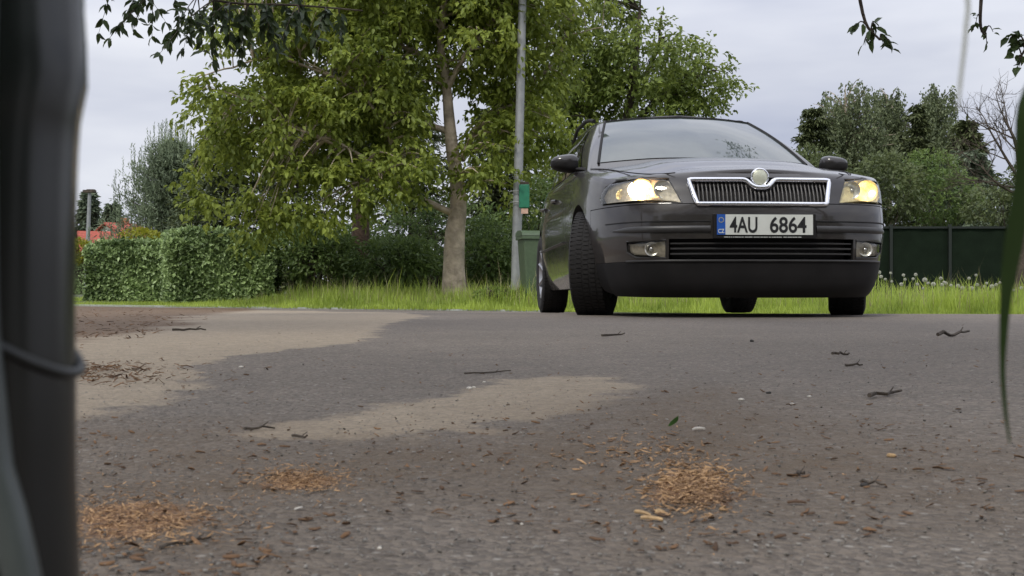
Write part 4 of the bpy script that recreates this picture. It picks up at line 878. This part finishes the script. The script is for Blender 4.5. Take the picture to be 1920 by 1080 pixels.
fit_text('CZ', -.252, -.219, .021, PZ-.030, 'plate', 'country_letters')
m = MB()
for k in range(12):
    a = k*math.pi/6; m.lathe([(.0022,-.001),(.0022,.001)], 5, 'x', (PXA+.0035, -.2355+.0125*math.cos(a), PZ+.028+.0125*math.sin(a)))
M['star'] = pmat('star_yellow', (.7,.55,.05), .5); m.build('star_ring', M['star'], hol)
m = MB()
yy = -.215
while yy < .20: wdt = random.uniform(.006,.02); m.box((PXA+.0005, yy, PZ-.062), (.002, wdt, .0045)); yy += wdt+random.choice([.001,.001,.004])
m.build('holder_strip', M['holder_text'], hol)
# ---- cabin
GB = [(-.22,0,.94),(-.26,.35,.94),(-.42,.705,.925),(-.52,.775,.915),(-1.35,.81,.90),(-2.3,.81,.915),(-3.05,.745,.94),(-3.36,.62,.94),(-3.47,0,.94)]
GT = [(-1.26,0,1.402),(-1.29,.27,1.398),(-1.37,.515,1.383),(-1.47,.578,1.372),(-1.9,.585,1.395),(-2.5,.585,1.40),(-3.05,.55,1.37),(-3.28,.47,1.33),(-3.34,0,1.34)]
KS = 9; GBs, GTs = smooth_path(GB, KS), smooth_path(GT, KS); NS = len(GBs)
def gsurf(s, k, off=0.):
    i = np.arange(NS)/KS
    def ev(s_, k_):
        B_ = np.array([np.interp(s_, i, GBs[:, j]) for j in range(3)]); T_ = np.array([np.interp(s_, i, GTs[:, j]) for j in range(3)])
        p = B_*(1-k_)+T_*k_; bl = math.sin(math.pi*k_); w = sm(s_, 2.2, 3.5); p[1] += .035*bl*w*min(1, p[1]*5); p[2] += .028*bl*(1-w); return p
    p = ev(s, k)
    if off:
        ds = ev(min(s+.05, 8), k)-ev(max(s-.05, 0), k); dk = ev(s, min(k+.03, 1))-ev(s, max(k-.03, 0)); n = np.cross(ds, dk); n /= np.linalg.norm(n)+1e-9
        if n[0]*(1 if s < 3 else 0)+n[1]*(1 if s >= 3 else 0)+n[2]*.3 < 0: n = -n
        p = p+n*off
    return p
V = []; Fc = []; NK = 10; NC = 14; nrow = 2*(NK+1)+NC-1
for i in range(NS):
    s = i/KS; row = [gsurf(s, k/NK) for k in range(NK+1)]; tp_ = row[-1]; cw = np.interp(tp_[0], [-3.3,-3.0,-2.1,-1.6,-1.3], [.04,.075,.10,.075,.012])
    for j in range(1, NC): q = 1-2*j/NC; row.append(np.array([tp_[0], tp_[1]*q, tp_[2]+cw*(1-abs(q)**2.6)]))
    row += [p*np.array([1,-1,1]) for p in row[:NK+1][::-1]]; V += row
for i in range(NS-1):
    for j in range(nrow-1): Fc.append((i*nrow+j, i*nrow+j+1, (i+1)*nrow+j+1, (i+1)*nrow+j))
    Fc.append((i*nrow+nrow-1, i*nrow, (i+1)*nrow, (i+1)*nrow+nrow-1))
V = np.array(V); V[:, 1] *= -1; me = bpy.data.meshes.new('cabin'); me.from_pydata(V.tolist(), [], Fc); bm = bmesh.new(); bm.from_mesh(me)
bmesh.ops.remove_doubles(bm, verts=bm.verts, dist=.0004); bmesh.ops.recalc_face_normals(bm, faces=bm.faces); bm.to_mesh(me); bm.free(); me.materials.append(M['paint']); me.shade_smooth(); me.set_sharp_from_angle(angle=math.radians(40))
cab = bpy.data.objects.new('cabin', me); COL.objects.link(cab); cab.parent = car
def glass(name, s0, s1, k0, k1, mat, side, ns=14, nk=8, both=False, off=.004, slant=0):
    V = []; Fc = []
    ss = np.linspace(-s1, s1, ns*2+1) if both else np.linspace(s0, s1, ns+1)
    for s in ss:
        for k in range(nk+1):
            kk = k0+(k1-k0)*k/nk; s2 = s+slant*kk; p = gsurf(abs(s2) if both else s2, kk, off); sg = (1 if s >= 0 else -1) if both else side; V.append((p[0], -sg*p[1], p[2]))
    n = len(V); w1 = nk+1; c = np.array([-2, 0, .8]); V2 = [tuple(np.array(v)+unit(c-np.array(v))*.006) for v in V]
    for i in range(len(ss)-1):
        for j in range(nk): q = (i*w1+j, i*w1+j+1, (i+1)*w1+j+1, (i+1)*w1+j); Fc += [q, tuple(k+n for k in q[::-1])]
    m = MB(); m.add(V+V2, Fc); return m.build(name, mat, car, 60)
ws = glass('windscreen', 0, 1.93, .10, .955, M['screen'], 1, both=True)
m = MB(); q = [gsurf(abs(s), .95, .006)*np.array([1, -1 if s >= 0 else 1, 1]) for s in np.linspace(-1.95, 1.95, 40)]; m.tube(q, .007, 5); m.build('windscreen_seal', M['plastic'], ws, 60)
for s in (1, -1):
    m = MB(); m.tube([gsurf(1.97, k, .006)*np.array([1,-s,1]) for k in np.linspace(.08, .96, 16)], .009, 6); m.build('windscreen_trim', M['plastic'], ws, 60)
    glass('front_side_window', 3.12, 3.93, .14, .86, M['sideglass'], s, slant=.05); glass('rear_side_window', 4.03, 4.93, .14, .86, M['sideglass'], s); glass('quarter_window', 5.05, 5.85, .16, .82, M['sideglass'], s)
    m = MB(); m.tube([gsurf(t_, .10, .006)*np.array([1,-s,1]) for t_ in np.linspace(3.05, 6, 30)], .008, 5); m.build('window_trim', M['plastic'], car, 60)
    m = MB(); ra = np.linspace(-1.62, -3.15, 16); rb = np.interp(-ra, [1.5,1.9,2.5,3.05,3.3], [.55,.575,.575,.545,.49]); rz = np.interp(-ra, [1.5,1.9,2.5,3.05,3.3], [1.395,1.435,1.445,1.41,1.36])+.035*np.sin(np.pi*np.linspace(.02,.98,16))**.35
    m.tube(np.stack([ra, -s*rb, rz], 1), .014, 8); m.build('roof_rail', M['plastic'], car, 60)
# door handles
for s in (1, -1):
    for a in (-1.40, -2.22): m = MB(); m.tube([(a+.09, -s*.875, .80), (a+.05, -s*.897, .803), (a-.05, -s*.897, .803), (a-.09, -s*.875, .80)], .011, 8); m.build('door_handle', M['paint'], car, 60)
    m = MB(); m.tube([(a, -s*(.889+.004), .47) for a in np.linspace(-.62, -2.18, 12)], .020, 6, flat=.35); m.build('door_moulding', M['plastic2'], car, 60)
    # mirror
    mi = empty('door_mirror', (0,0,0)); mi.parent = car; c = np.array([-.58, -s*.895, .985]); th_ = np.linspace(0, np.pi, 13); ph = np.linspace(0, 2*np.pi, 24, endpoint=False); m = MB(); V = []
    se = lambda v, e: np.sign(v)*abs(v)**e
    for t_ in th_:
        for f_ in ph: yy = .090*se(math.sin(t_)*math.cos(f_), .7); V.append(c+np.array([.075*se(math.cos(t_), .8), yy, (.056-.014*(-s*yy/.1))*se(math.sin(t_)*math.sin(f_), .6)]))
    n = len(ph); m.add(V, [(i*n+j, i*n+(j+1) % n, (i+1)*n+(j+1) % n, (i+1)*n+j) for i in range(12) for j in range(n)]); sh_ = m.build('shell', M['paint'], mi, 60)
    m = MB(); m.tube([(-.54, -s*.76, .935), (-.55, -s*.82, .942), (-.57, -s*.88, .955)], [.030,.026,.024], 8, flat=.6); m.build('arm', M['plastic'], mi, 60)
    m = MB(); V = []
    for t_ in th_:
        for f_ in ph:
            yy = .092*se(math.sin(t_)*math.cos(f_), .7); z = (.056-.014*(-s*yy/.1))*se(math.sin(t_)*math.sin(f_), .6); V.append(c+np.array([.078*se(math.cos(t_), .8)-.002, yy, min(z*1.04, .012)]))
    m.add(V, [(i*n+j, i*n+(j+1) % n, (i+1)*n+(j+1) % n, (i+1)*n+j) for i in range(12) for j in range(n)]); m.build('lower_shell', M['plastic'], mi, 60)
m = MB(); m.box((.40, 0, .40), (.36, 1.30, .40)); m.build('crash_structure', M['under'], car)
# underbody so that nothing shows through, plus front subframe
m = MB(); m.box((-1.3, 0, .215), (3.0, 1.05, .06)); m.build('underbody', M['under'], car)
m = MB(); m.tube([(-3.1,.45,.24),(-2.6,.45,.21),(-1.2,.1,.20)], .03, 8); m.build('exhaust', M['under'], car, 60)
# wheels
R_ = .316
def wheel(a, s, steer, zc=.310):
    w0 = empty('wheel', (a, -s*.775, zc)); w0.rotation_euler = (0, 0, steer); w0.parent = car
    m = MB(); W2 = .1025; m.lathe([(.205,-W2*.85),(.235,-W2),(.280,-W2*1.04),(.305,-W2*.93),(R_-.002,-W2*.78),(R_,-W2*.4),(R_,0),(R_,W2*.4),(R_-.002,W2*.78),(.305,W2*.93),(.280,W2*1.04),(.235,W2),(.205,W2*.85)], 64, 'y', cap=False)
    for k in range(72):          # tread blocks
        an = k*2*math.pi/72; Rm = np.array([[math.cos(an),0,math.sin(an)],[0,1,0],[-math.sin(an),0,math.cos(an)]])
        for yy in (-.078,-.04,0,.04,.078):
            rr = R_-.0025 if abs(yy) < .06 else R_-.006
            m.box(Rm@np.array([rr, 0, (.006 if yy in (-.04,.04) else 0)])+np.array([0,yy,0]), (.012,.030,.019), Rm)
    m.build('tyre', M['tyre'], w0, 40)
    m = MB(); m.lathe([(.205,-.09),(.200,-.085),(.185,-.06),(.180,.06),(.200,.085),(.207,.09)], 40, 'y', cap=False); so_ = -s
    m.lathe([(.001,so_*.055),(.035,so_*.062),(.042,so_*.045),(.042,so_*.02)], 24, 'y')
    for k in range(7):
        an = k*2*math.pi/7; d = np.array([math.cos(an), 0, math.sin(an)]); m.tube([d*.03+np.array([0,so_*.05,0]), d*.11+np.array([0,so_*.062,0]), d*.198+np.array([0,so_*.078,0])], [.022,.018,.022], 6, flat=.7)
    m.build('rim', M['alloy'], w0, 50)
    m = MB(); m.lathe([(.02,-.02),(.13,-.02),(.13,.01),(.02,.01)], 28, 'y'); m.build('brake_disc', M['steel'], w0, 50)
ST = math.radians(-18)
wheel(0, 1, ST); wheel(0, -1, ST); wheel(-2.58, 1, 0, .305); wheel(-2.58, -1, 0, .305)

# ------------------------------------------------------------------ foreground: litter on the road
M['chip'] = leafmat('wood_chip', (.085,.045,.028), (.66,.42,.22), .1, .8, patch=9)
M['chip_brown'] = leafmat('bark_chip', (.05,.03,.02), (.26,.15,.08), .05, .85, patch=9)
M['stone'] = leafmat('grit', (.045,.042,.040), (.33,.31,.28), 0, .8, patch=6)
def bits(name, px, n, Lr, Wr, mat, label, cat, kind='stuff', pts=None, up=.35, hgt=.0):
    """flat irregular chips: little bent slabs"""
    if pts is None:
        hv = 1+1.4*(RNG.random(n) < .22)*RNG.random(n); wv_ = .35*np.sin(RNG.random()*6+np.linspace(0, 30, n)); u = px[0]+(RNG.normal(size=n)+wv_)*px[2]*hv; v = px[1]+(RNG.normal(size=n)+.5*wv_)*px[3]*hv; v = np.clip(v, 566, 1300)
        G = np.array([ground_at(a, b) for a, b in zip(u, v)])
    else: G = pts
    n = len(G); z = gz(G[:, 0], G[:, 1]); a = RNG.uniform(0, 2*np.pi, n); tl = RNG.normal(size=n)*up
    D = unit(np.stack([np.cos(a), np.sin(a), np.abs(tl)*.6], 1)); Sd = unit(np.cross(D, np.array([0,0,1.])+RNG.normal(size=(n,3))*up)); U = np.cross(Sd, D)
    q1 = RNG.random(n)**2.2; Ln = (Lr[0]+(Lr[1]*1.25-Lr[0])*q1)[:, None]; W = (Wr[0]+(Wr[1]-Wr[0])*np.clip(q1+.3*RNG.random(n), 0, 1)**.8)[:, None]; T_ = W*.16
    C = np.stack([G[:, 0], G[:, 1], z+.0015+hgt*RNG.random(n)], 1); b_ = np.clip(RNG.normal(size=n)*.13, -.3, .3)[:, None]
    V = []
    for e, (x, o) in enumerate(((-.5, 0), (.05, 1), (.5, 0))):
        for sy, sz in ((-1,-1),(1,-1),(.8,1),(-.8,1)): V.append(C+D*Ln*x+U*Ln*b_*(.5 if o else 0)+Sd*W*.5*sy*(1 if o else .6)+U*T_*.5*(sz+1))
    V = np.stack(V, 1).reshape(-1, 3); q = [(0,3,2,1),(8,9,10,11)]
    for r in (0, 4):
        for i in range(4): q.append((r+i, r+(i+1) % 4, r+4+(i+1) % 4, r+4+i))
    Fq = (np.arange(n)[:, None, None]*12+np.array(q)[None]).reshape(-1, 4)
    o = npmesh(name, V, Fq, mat, None, np.repeat(RNG.random(n), len(q)), 4); tag(o, label, cat, kind=kind); return o
bits('wood_chips', (1298,915,40,24), 1900, (.0012,.007), (.0007,.0021), M['chip'], 'orange heap of fine wood chips on the asphalt at lower right', 'wood chips', hgt=.004)
bits('wood_chips', (562,903,38,11), 1300, (.001,.0055), (.0005,.0014), M['chip'], 'small orange heap of wood chips left of the middle foreground', 'wood chips', hgt=.003)
bits('wood_chips', (255,975,85,26), 1900, (.001,.0065), (.0004,.0014), M['chip'], 'wide scatter of orange wood shavings at lower left beside the dark post', 'wood chips', hgt=.002)
bits('wood_chips', (1185,848,75,18), 200, (.003,.010), (.001,.003), M['chip'], 'thin scatter of reddish chips behind the right heap of wood chips', 'wood chips')
def field(n, ylo, yhi, pw=1.0, box=None):
    """even density in the picture: y distributed as 1/y^2"""
    t = RNG.random(n); y = 1/(1/ylo*(1-t)+1/yhi*t); x = RNG.uniform(-.62, .62, n)*y; return np.stack([x, y], 1)
G = field(9000, .55, 6.5); bits('loose_grit', None, 0, (.0010,.0030), (.0009,.0023), M['stone'], 'loose grit and tiny stones strewn over the asphalt', 'grit', pts=G, up=.5)
G = field(2600, .55, 2.5); kb = sdist(G[:,0], G[:,1], brown) > -.05; G = G[kb]; bits('bark_crumbs', None, 0, (.002,.009), (.001,.0035), M['chip_brown'], 'brown crumbs of bark and pine litter on the asphalt', 'litter', pts=G)
u = RNG.uniform(150, 1920, 700); v = 545+RNG.random(700)**1.3*0+RNG.uniform(60, 330, 700); G = np.array([ground_at(a, b) for a, b in zip(u, v)])
bits('bark_crumbs', None, 0, (.002,.009), (.001,.003), M['chip_brown'], 'dark crumbs scattered thinly over the middle of the road', 'litter', pts=G)
u = RNG.normal(size=1100)*85+230; v = 577+RNG.random(1100)**1.2*60; kb = (v-577)/62+(u-150)/260 < 1.35; G = np.array([ground_at(a, b) for a, b in zip(u[kb], v[kb])])
bits('soil_litter', None, 0, (.006,.04), (.002,.007), M['chip_brown'], 'brown soil and bark litter drifted over the left edge of the road', 'litter', pts=G[::3], hgt=.003)
u = 150+np.abs(RNG.normal(size=330))*110; v = 700+RNG.normal(size=330)*11; G = np.array([ground_at(a, b) for a, b in zip(u, v)])
bits('soil_litter', None, 0, (.005,.022), (.0015,.004), M['chip_brown'], 'band of reddish litter across the dusty asphalt at left', 'litter', pts=G, hgt=.004)
# twigs, each a thing
tw = [((1760,634),(1818,629),.010,'thick dark twig lying on the road far right'), ((1128,632),(1172,629),.007,'dark twig on the road in front of the left front wheel'), ((1560,668),(1592,667),.006,'short dark twig below the right front wheel'),
 ((1625,748),(1690,739),.0055,'broken dark twig on the road at right, nearer than the thick one'), ((1585,688),(1616,687),.005,'small straight twig just nearer than the short dark one'), ((545,820),(578,823),.0028,'thin dark twig at the front edge of the dusty strip'),
 ((455,808),(515,806),.003,'dark twig at the left tip of the dusty strip'), ((870,704),(960,697),.003,'long thin twig lying above the dusty strip'), ((1610,908),(1658,915),.0024,'curled dark twig on the asphalt at lower right'),
 ((325,622),(385,621),.008,'dark twig lying on the pale dusty asphalt at left'), ((1495,893),(1505,890),.003,'short black twig right of the orange heap'), ((300,1030),(395,1012),.002,'thin twig under the wood shavings at lower left'), ((500,900),(545,891),.0022,'thin twig running into the small orange heap')]
for (p0, p1, r, lab) in tw:
    r *= .62
    a = ground_at(*p0); b = ground_at(*p1); m = MB(); n = 7; q = []
    for i in range(n):
        t = i/(n-1); x, y = a[0]*(1-t)+b[0]*t, a[1]*(1-t)+b[1]*t; q.append((x+random.gauss(0,r*.6), y+random.gauss(0,r*1.2), float(gz(x, y))+r+abs(random.gauss(0, r*.8))))
    c = np.array(q[0]); m.tube(np.array(q)-c, np.linspace(r, r*.55, n), 6); j = np.array(q[4])-c; m.tube([j, j+np.array([.5,.6,.4])*r*6], [r*.5, r*.25], 4)
    o = m.build('twig', M['bark_dark'], None, 60); o.location = c; tag(o, lab, 'twig', 'twigs lying on the road')
# stones, each a thing
def stone(u, v, s_px, mat, lab, flat=.6):
    x, y = ground_at(u, v); r = s_px/F*y/2; bm = bmesh.new(); bmesh.ops.create_icosphere(bm, subdivisions=2, radius=r)
    for vv in bm.verts: vv.co *= 1+.25*math.sin(vv.co.x/r*3+u)*math.cos(vv.co.y/r*2.5+v); vv.co.z *= flat
    me = bpy.data.meshes.new('stone'); bm.to_mesh(me); bm.free(); me.materials.append(mat); me.shade_smooth(); o = bpy.data.objects.new('stone', me); COL.objects.link(o); o.location = (x, y, float(gz(x, y))+r*flat*.6); tag(o, lab, 'stone', 'stones lying on the road')
M['stone_pale'] = pmat('pale_stone', (.50,.47,.42), .8, var=.25, scale=120); M['stone_dark'] = pmat('dark_stone', (.03,.028,.026), .8, var=.3, scale=100)
M['chip_solid'] = pmat('yellow_wood', (.42,.28,.14), .8, var=.35, scale=260)
for a in ((880,730,11,'stone_pale','pale pebble at the upper edge of the dusty strip'), (908,718,7,'stone_pale','tiny pale pebble beyond the pale pebble pair'), (889,728,8,'stone_pale','smaller pale pebble touching the one at the edge of the dusty strip'), (1390,751,10,'stone_pale','pale pebble right of the dusty strip'),
 (1441,738,9,'stone_dark','round dark pebble below the car plate'), (1410,641,9,'stone_dark','dark pebble near the front of the car'), (1486,759,8,'stone_pale','pale pebble at right, alone on grey asphalt'), (1517,745,8,'stone_pale','pale pebble left of the broken twig'),
 (1672,857,16,'chip_solid','orange wood lump on the right'), (1355,957,15,'chip_solid','yellow wood lump at the corner of the orange heap'), (452,690,9,'stone_pale','pale pebble on the dark patch, left one'), (978,984,8,'stone_pale','small white stone in the near asphalt'),
 (712,1030,11,'stone_pale','grey-white pebble in the near foreground'), (1490,892,10,'stone_dark','dark lump right of the orange heap'), (1620,912,15,'stone_dark','dark lump holding the curled twig')):
    stone(a[0], a[1], a[2], M[a[3]], a[4])
# flat wood slivers and green leaf
def sliver(u, v, Lp, Wp, ang, mat, lab, cat='wood sliver', name='wood_sliver', curl=.10):
    x, y = ground_at(u, v); k = y/F; Ln, W = Lp*k, Wp*k; n = 7; V = []
    for i in range(n):
        t = i/(n-1)-.5; w = W*(1-2.2*t*t)*(.7+.5*random.random()); zz_ = W*curl*(1-4*t*t)*2
        V += [(t*Ln, -w/2, zz_), (t*Ln, w/2, zz_+W*.1), (t*Ln, w/2, zz_-W*.15), (t*Ln, -w/2, zz_-W*.25)]
    Fc = [(0,1,2,3), tuple(range(4*n-4, 4*n))[::-1]]+[(4*i+j, 4*i+4+j, 4*i+4+(j+1) % 4, 4*i+(j+1) % 4) for i in range(n-1) for j in range(4)]
    m = MB(); m.add(V, Fc); o = m.build(name, mat, None, 50); o.location = (x, y, float(gz(x, y))+W*.3+.001); o.rotation_euler = (random.gauss(0,.15), random.gauss(0,.1), ang); tag(o, lab, cat)
sliver(1205,968,34,12,.3,M['chip_solid'],'pale yellow wood sliver left of and below the orange heap'); sliver(1222,978,42,12,-.15,M['chip_solid'],'long curved yellow wood sliver nearest below the orange heap'); sliver(1238,966,22,14,.8,M['chip_solid'],'short yellow wood sliver behind the long curved one')
sliver(1494,947,36,11,.1,M['chip_brown'],'brown bark piece right of the orange heap'); sliver(560,957,20,6,.9,M['stone_pale'],'white straw sliver below the small orange heap'); sliver(1310,808,24,10,.2,M['stone_pale'],'pale dry leaf beside the green leaf', 'leaf', 'dry_leaf'); sliver(1250,905,30,9,.1,M['chip_solid'],'yellow sliver lying on top of the orange heap at its left side')
M['green_leaf'] = pmat('green_leaf', (.06,.15,.03), .5)
def gleaf():
    x, y = ground_at(1268, 801); k = y/F; m = MB(); V = []; n = 6
    for i in range(n): t = i/(n-1); w = 9*k*math.sin(math.pi*min(1, .12+t*.88)); V += [(-14*k+18*k*t-w*.5, 0, 20*k*t), (-14*k+18*k*t+w*.8, w*.5, 20*k*t-4*k*t), (-14*k+18*k*t, .0012, 20*k*t)]
    m.add(V, [(3*i+j, 3*i+3+j, 3*i+3+(j+1) % 3, 3*i+(j+1) % 3) for i in range(n-1) for j in range(3)]); o = m.build('green_leaf', M['green_leaf'], None, 60); o.location = (x, y, float(gz(x, y))+.001); tag(o, 'fresh green leaf standing up on the asphalt in the middle foreground', 'leaf')
gleaf()
# dandelion clocks at the verge on the right
M['seed'] = pmat('seed_fluff', (.50,.50,.43), .9); M['stem'] = pmat('flower_stem', (.16,.20,.07), .6)
DP = [(1670,512),(1694,516),(1717,515),(1660,524),(1672,528),(1697,524),(1712,523),(1734,525),(1720,533),(1740,531),(1750,533),(1764,522),(1770,529),(1766,534),(1774,531),(1783,535),(1796,536),(1817,522),(1830,516),(1832,534),(1850,531),(1845,537),(1860,537),(1875,530),(1868,534),(1652,519),(1648,511),(1690,533),(1805,540),(1822,541),(1731,541),(1900,544),(1915,540)]
dm_s = dm_h = None
for i, (u, v) in enumerate(DP):
    y = float(RNG.uniform(14.0, 15.5)); p = at(u, v, y); g0 = float(gz(p[0], y)); h = p[2]-g0; e_ = empty('dandelion', (p[0], y, g0), RNG.uniform(0, 6), 'dandelion clock with a round pale seed head in the grass before the dark fence', 'dandelion', 'dandelion clocks in the verge on the right')
    if dm_s is None:
        m = MB(); m.tube([(0,0,0),(.015,0,.5),(0,0,1)], [.0035,.003,.0025], 5); s_ = m.build('stem', M['stem'], e_); dm_s = s_.data
        m = MB()
        for k in range(110): d = unit(RNG.normal(size=3)); m.tube([d*.008, d*.034], [.0008,.0045], 4)
        h_ = m.build('seed_head', M['seed'], e_); dm_h = h_.data
    else:
        s_ = bpy.data.objects.new('stem', dm_s); h_ = bpy.data.objects.new('seed_head', dm_h)
        for o in (s_, h_): COL.objects.link(o); o.parent = e_
    s_.scale = (1, 1, h); h_.location = (0, 0, h); f_ = RNG.uniform(.45, .85); h_.scale = (f_,)*3

# ------------------------------------------------------------------ right at the lens: post with cables, two blades
M['post_dark'] = pmat('dark_plastic_tube', (.005,.007,.007), .24, spec=.7, var=.3, scale=60)
M['cable'] = pmat('black_cable', (.06,.07,.068), .3, var=.2, scale=60)
M['tie'] = pmat('grey_tie', (.02,.022,.022), .4)
def near_post():
    D_ = .20; r_ = empty('dark_post', (-.092, D_, -.0), 0, 'blurred dark post wrapped with cables, very close to the lens at the left edge', 'post')
    X_ = lambda u: (u-960)/F*D_+.092
    zs = np.linspace(-.0, .34, 60); v_ = 540-(zs-EYE)/D_*F
    edge = np.interp(v_, [-200, 40, 110, 165, 215, 330, 560, 660, 720, 900, 1080, 1300], [150, 150, 158, 156, 141, 136, 132, 133, 134, 134, 142, 150])
    rr = .0135; m = MB(); P = np.stack([X_(edge)-rr, 0*zs, zs], 1); m.tube(P, rr, 28); m.build('tube', M['post_dark'], r_, 60)
    m = MB(); cz = np.linspace(0, .34, 50); cv = 540-(cz-EYE)/D_*F
    cx = np.interp(cv, [-200, 60, 200, 330, 480, 600, 760, 900, 1300], [-20, -8, 14, 20, 8, -14, 8, 24, 60])
    m.tube(np.stack([X_(cx), -.013+0*cz, cz], 1), .0026, 12); m.build('cable', M['cable'], r_, 60)
    m = MB(); cx = np.interp(cv, [-200, 200, 600, 850, 950, 1080, 1300], [40, 30, 35, 60, 90, 118, 150]); m.tube(np.stack([X_(cx), -.0150+0*cz, cz], 1), .0030, 12); m.build('cable', M['cable'], r_, 60)
    c0 = np.array([X_(132)-rr, 0, 0]); a = np.linspace(0, 2*np.pi, 40, endpoint=False)
    tz = lambda x: EYE-(600+ (x-(-.092+0))*0-540)/F*D_
    R2 = rr+.0009; ring = np.stack([c0[0]+R2*np.cos(a), R2*np.sin(a), EYE-(590-540)/F*D_-.0099*np.cos(a)], 1); m = MB(); m.tube(ring, .0009, 8, closed=True); m.build('cable_tie', M['tie'], r_, 60)
near_post()
def blade(name, pts, wd, mat, label, root):
    P = smooth_path(np.array(pts, float), 6); n = len(P); b = P[0].copy(); P = P-b; wv = np.interp(np.linspace(0, 1, n), np.linspace(0, 1, len(wd)), wd); V = []
    T_ = unit(np.gradient(P, axis=0)); S_ = unit(np.cross(T_, np.array([0,1.,.05]))); U_ = np.cross(S_, T_)
    for i in range(n): V += [P[i]-S_[i]*wv[i]/2, P[i]+U_[i]*wv[i]*.12, P[i]+S_[i]*wv[i]/2, P[i]+U_[i]*(wv[i]*.12-.0003)]
    Fc = [(4*i+j, 4*i+4+j, 4*i+4+(j+1) % 4, 4*i+(j+1) % 4) for i in range(n-1) for j in range(4)]; m = MB(); m.add(V, Fc); o = m.build(name, mat, None, 60); o.location = b; tag(o, label, 'grass blade'); return o
M['blade'] = pmat('near_green_blade', (.016,.032,.006), .6, spec=.2, var=.3, scale=30); M['blade_pale'] = pmat('dry_pale_blade', (.40,.42,.40), .6)
yb_ = .26
blade('grass_blade', [(.165,.27,0), (.150,.275,.12), (.132,.27,.215), at(1935,180,yb_), at(1922,330,yb_), at(1900,460,yb_), at(1886,560,yb_), at(1880,680,yb_), at(1884,760,yb_), at(1893,830,yb_)], [.002,.004,.0045,.0048,.0046,.0042,.0026,.0013,.0010,.0005], M['blade'], 'dark green drooping grass blade, blurred, at the right edge', None)
yb_ = .22
blade('grass_blade', [(.150,.235,0), (.140,.232,.12), (.115,.225,.235), at(1835,-90,yb_), at(1815,20,yb_), at(1808,90,yb_), at(1800,160,yb_), at(1797,210,yb_)], [.0015,.0015,.0012,.001,.0009,.0009,.0008,.0003], M['blade_pale'], 'thin pale dry grass blade, blurred, hanging in front of the sky at top right', None)
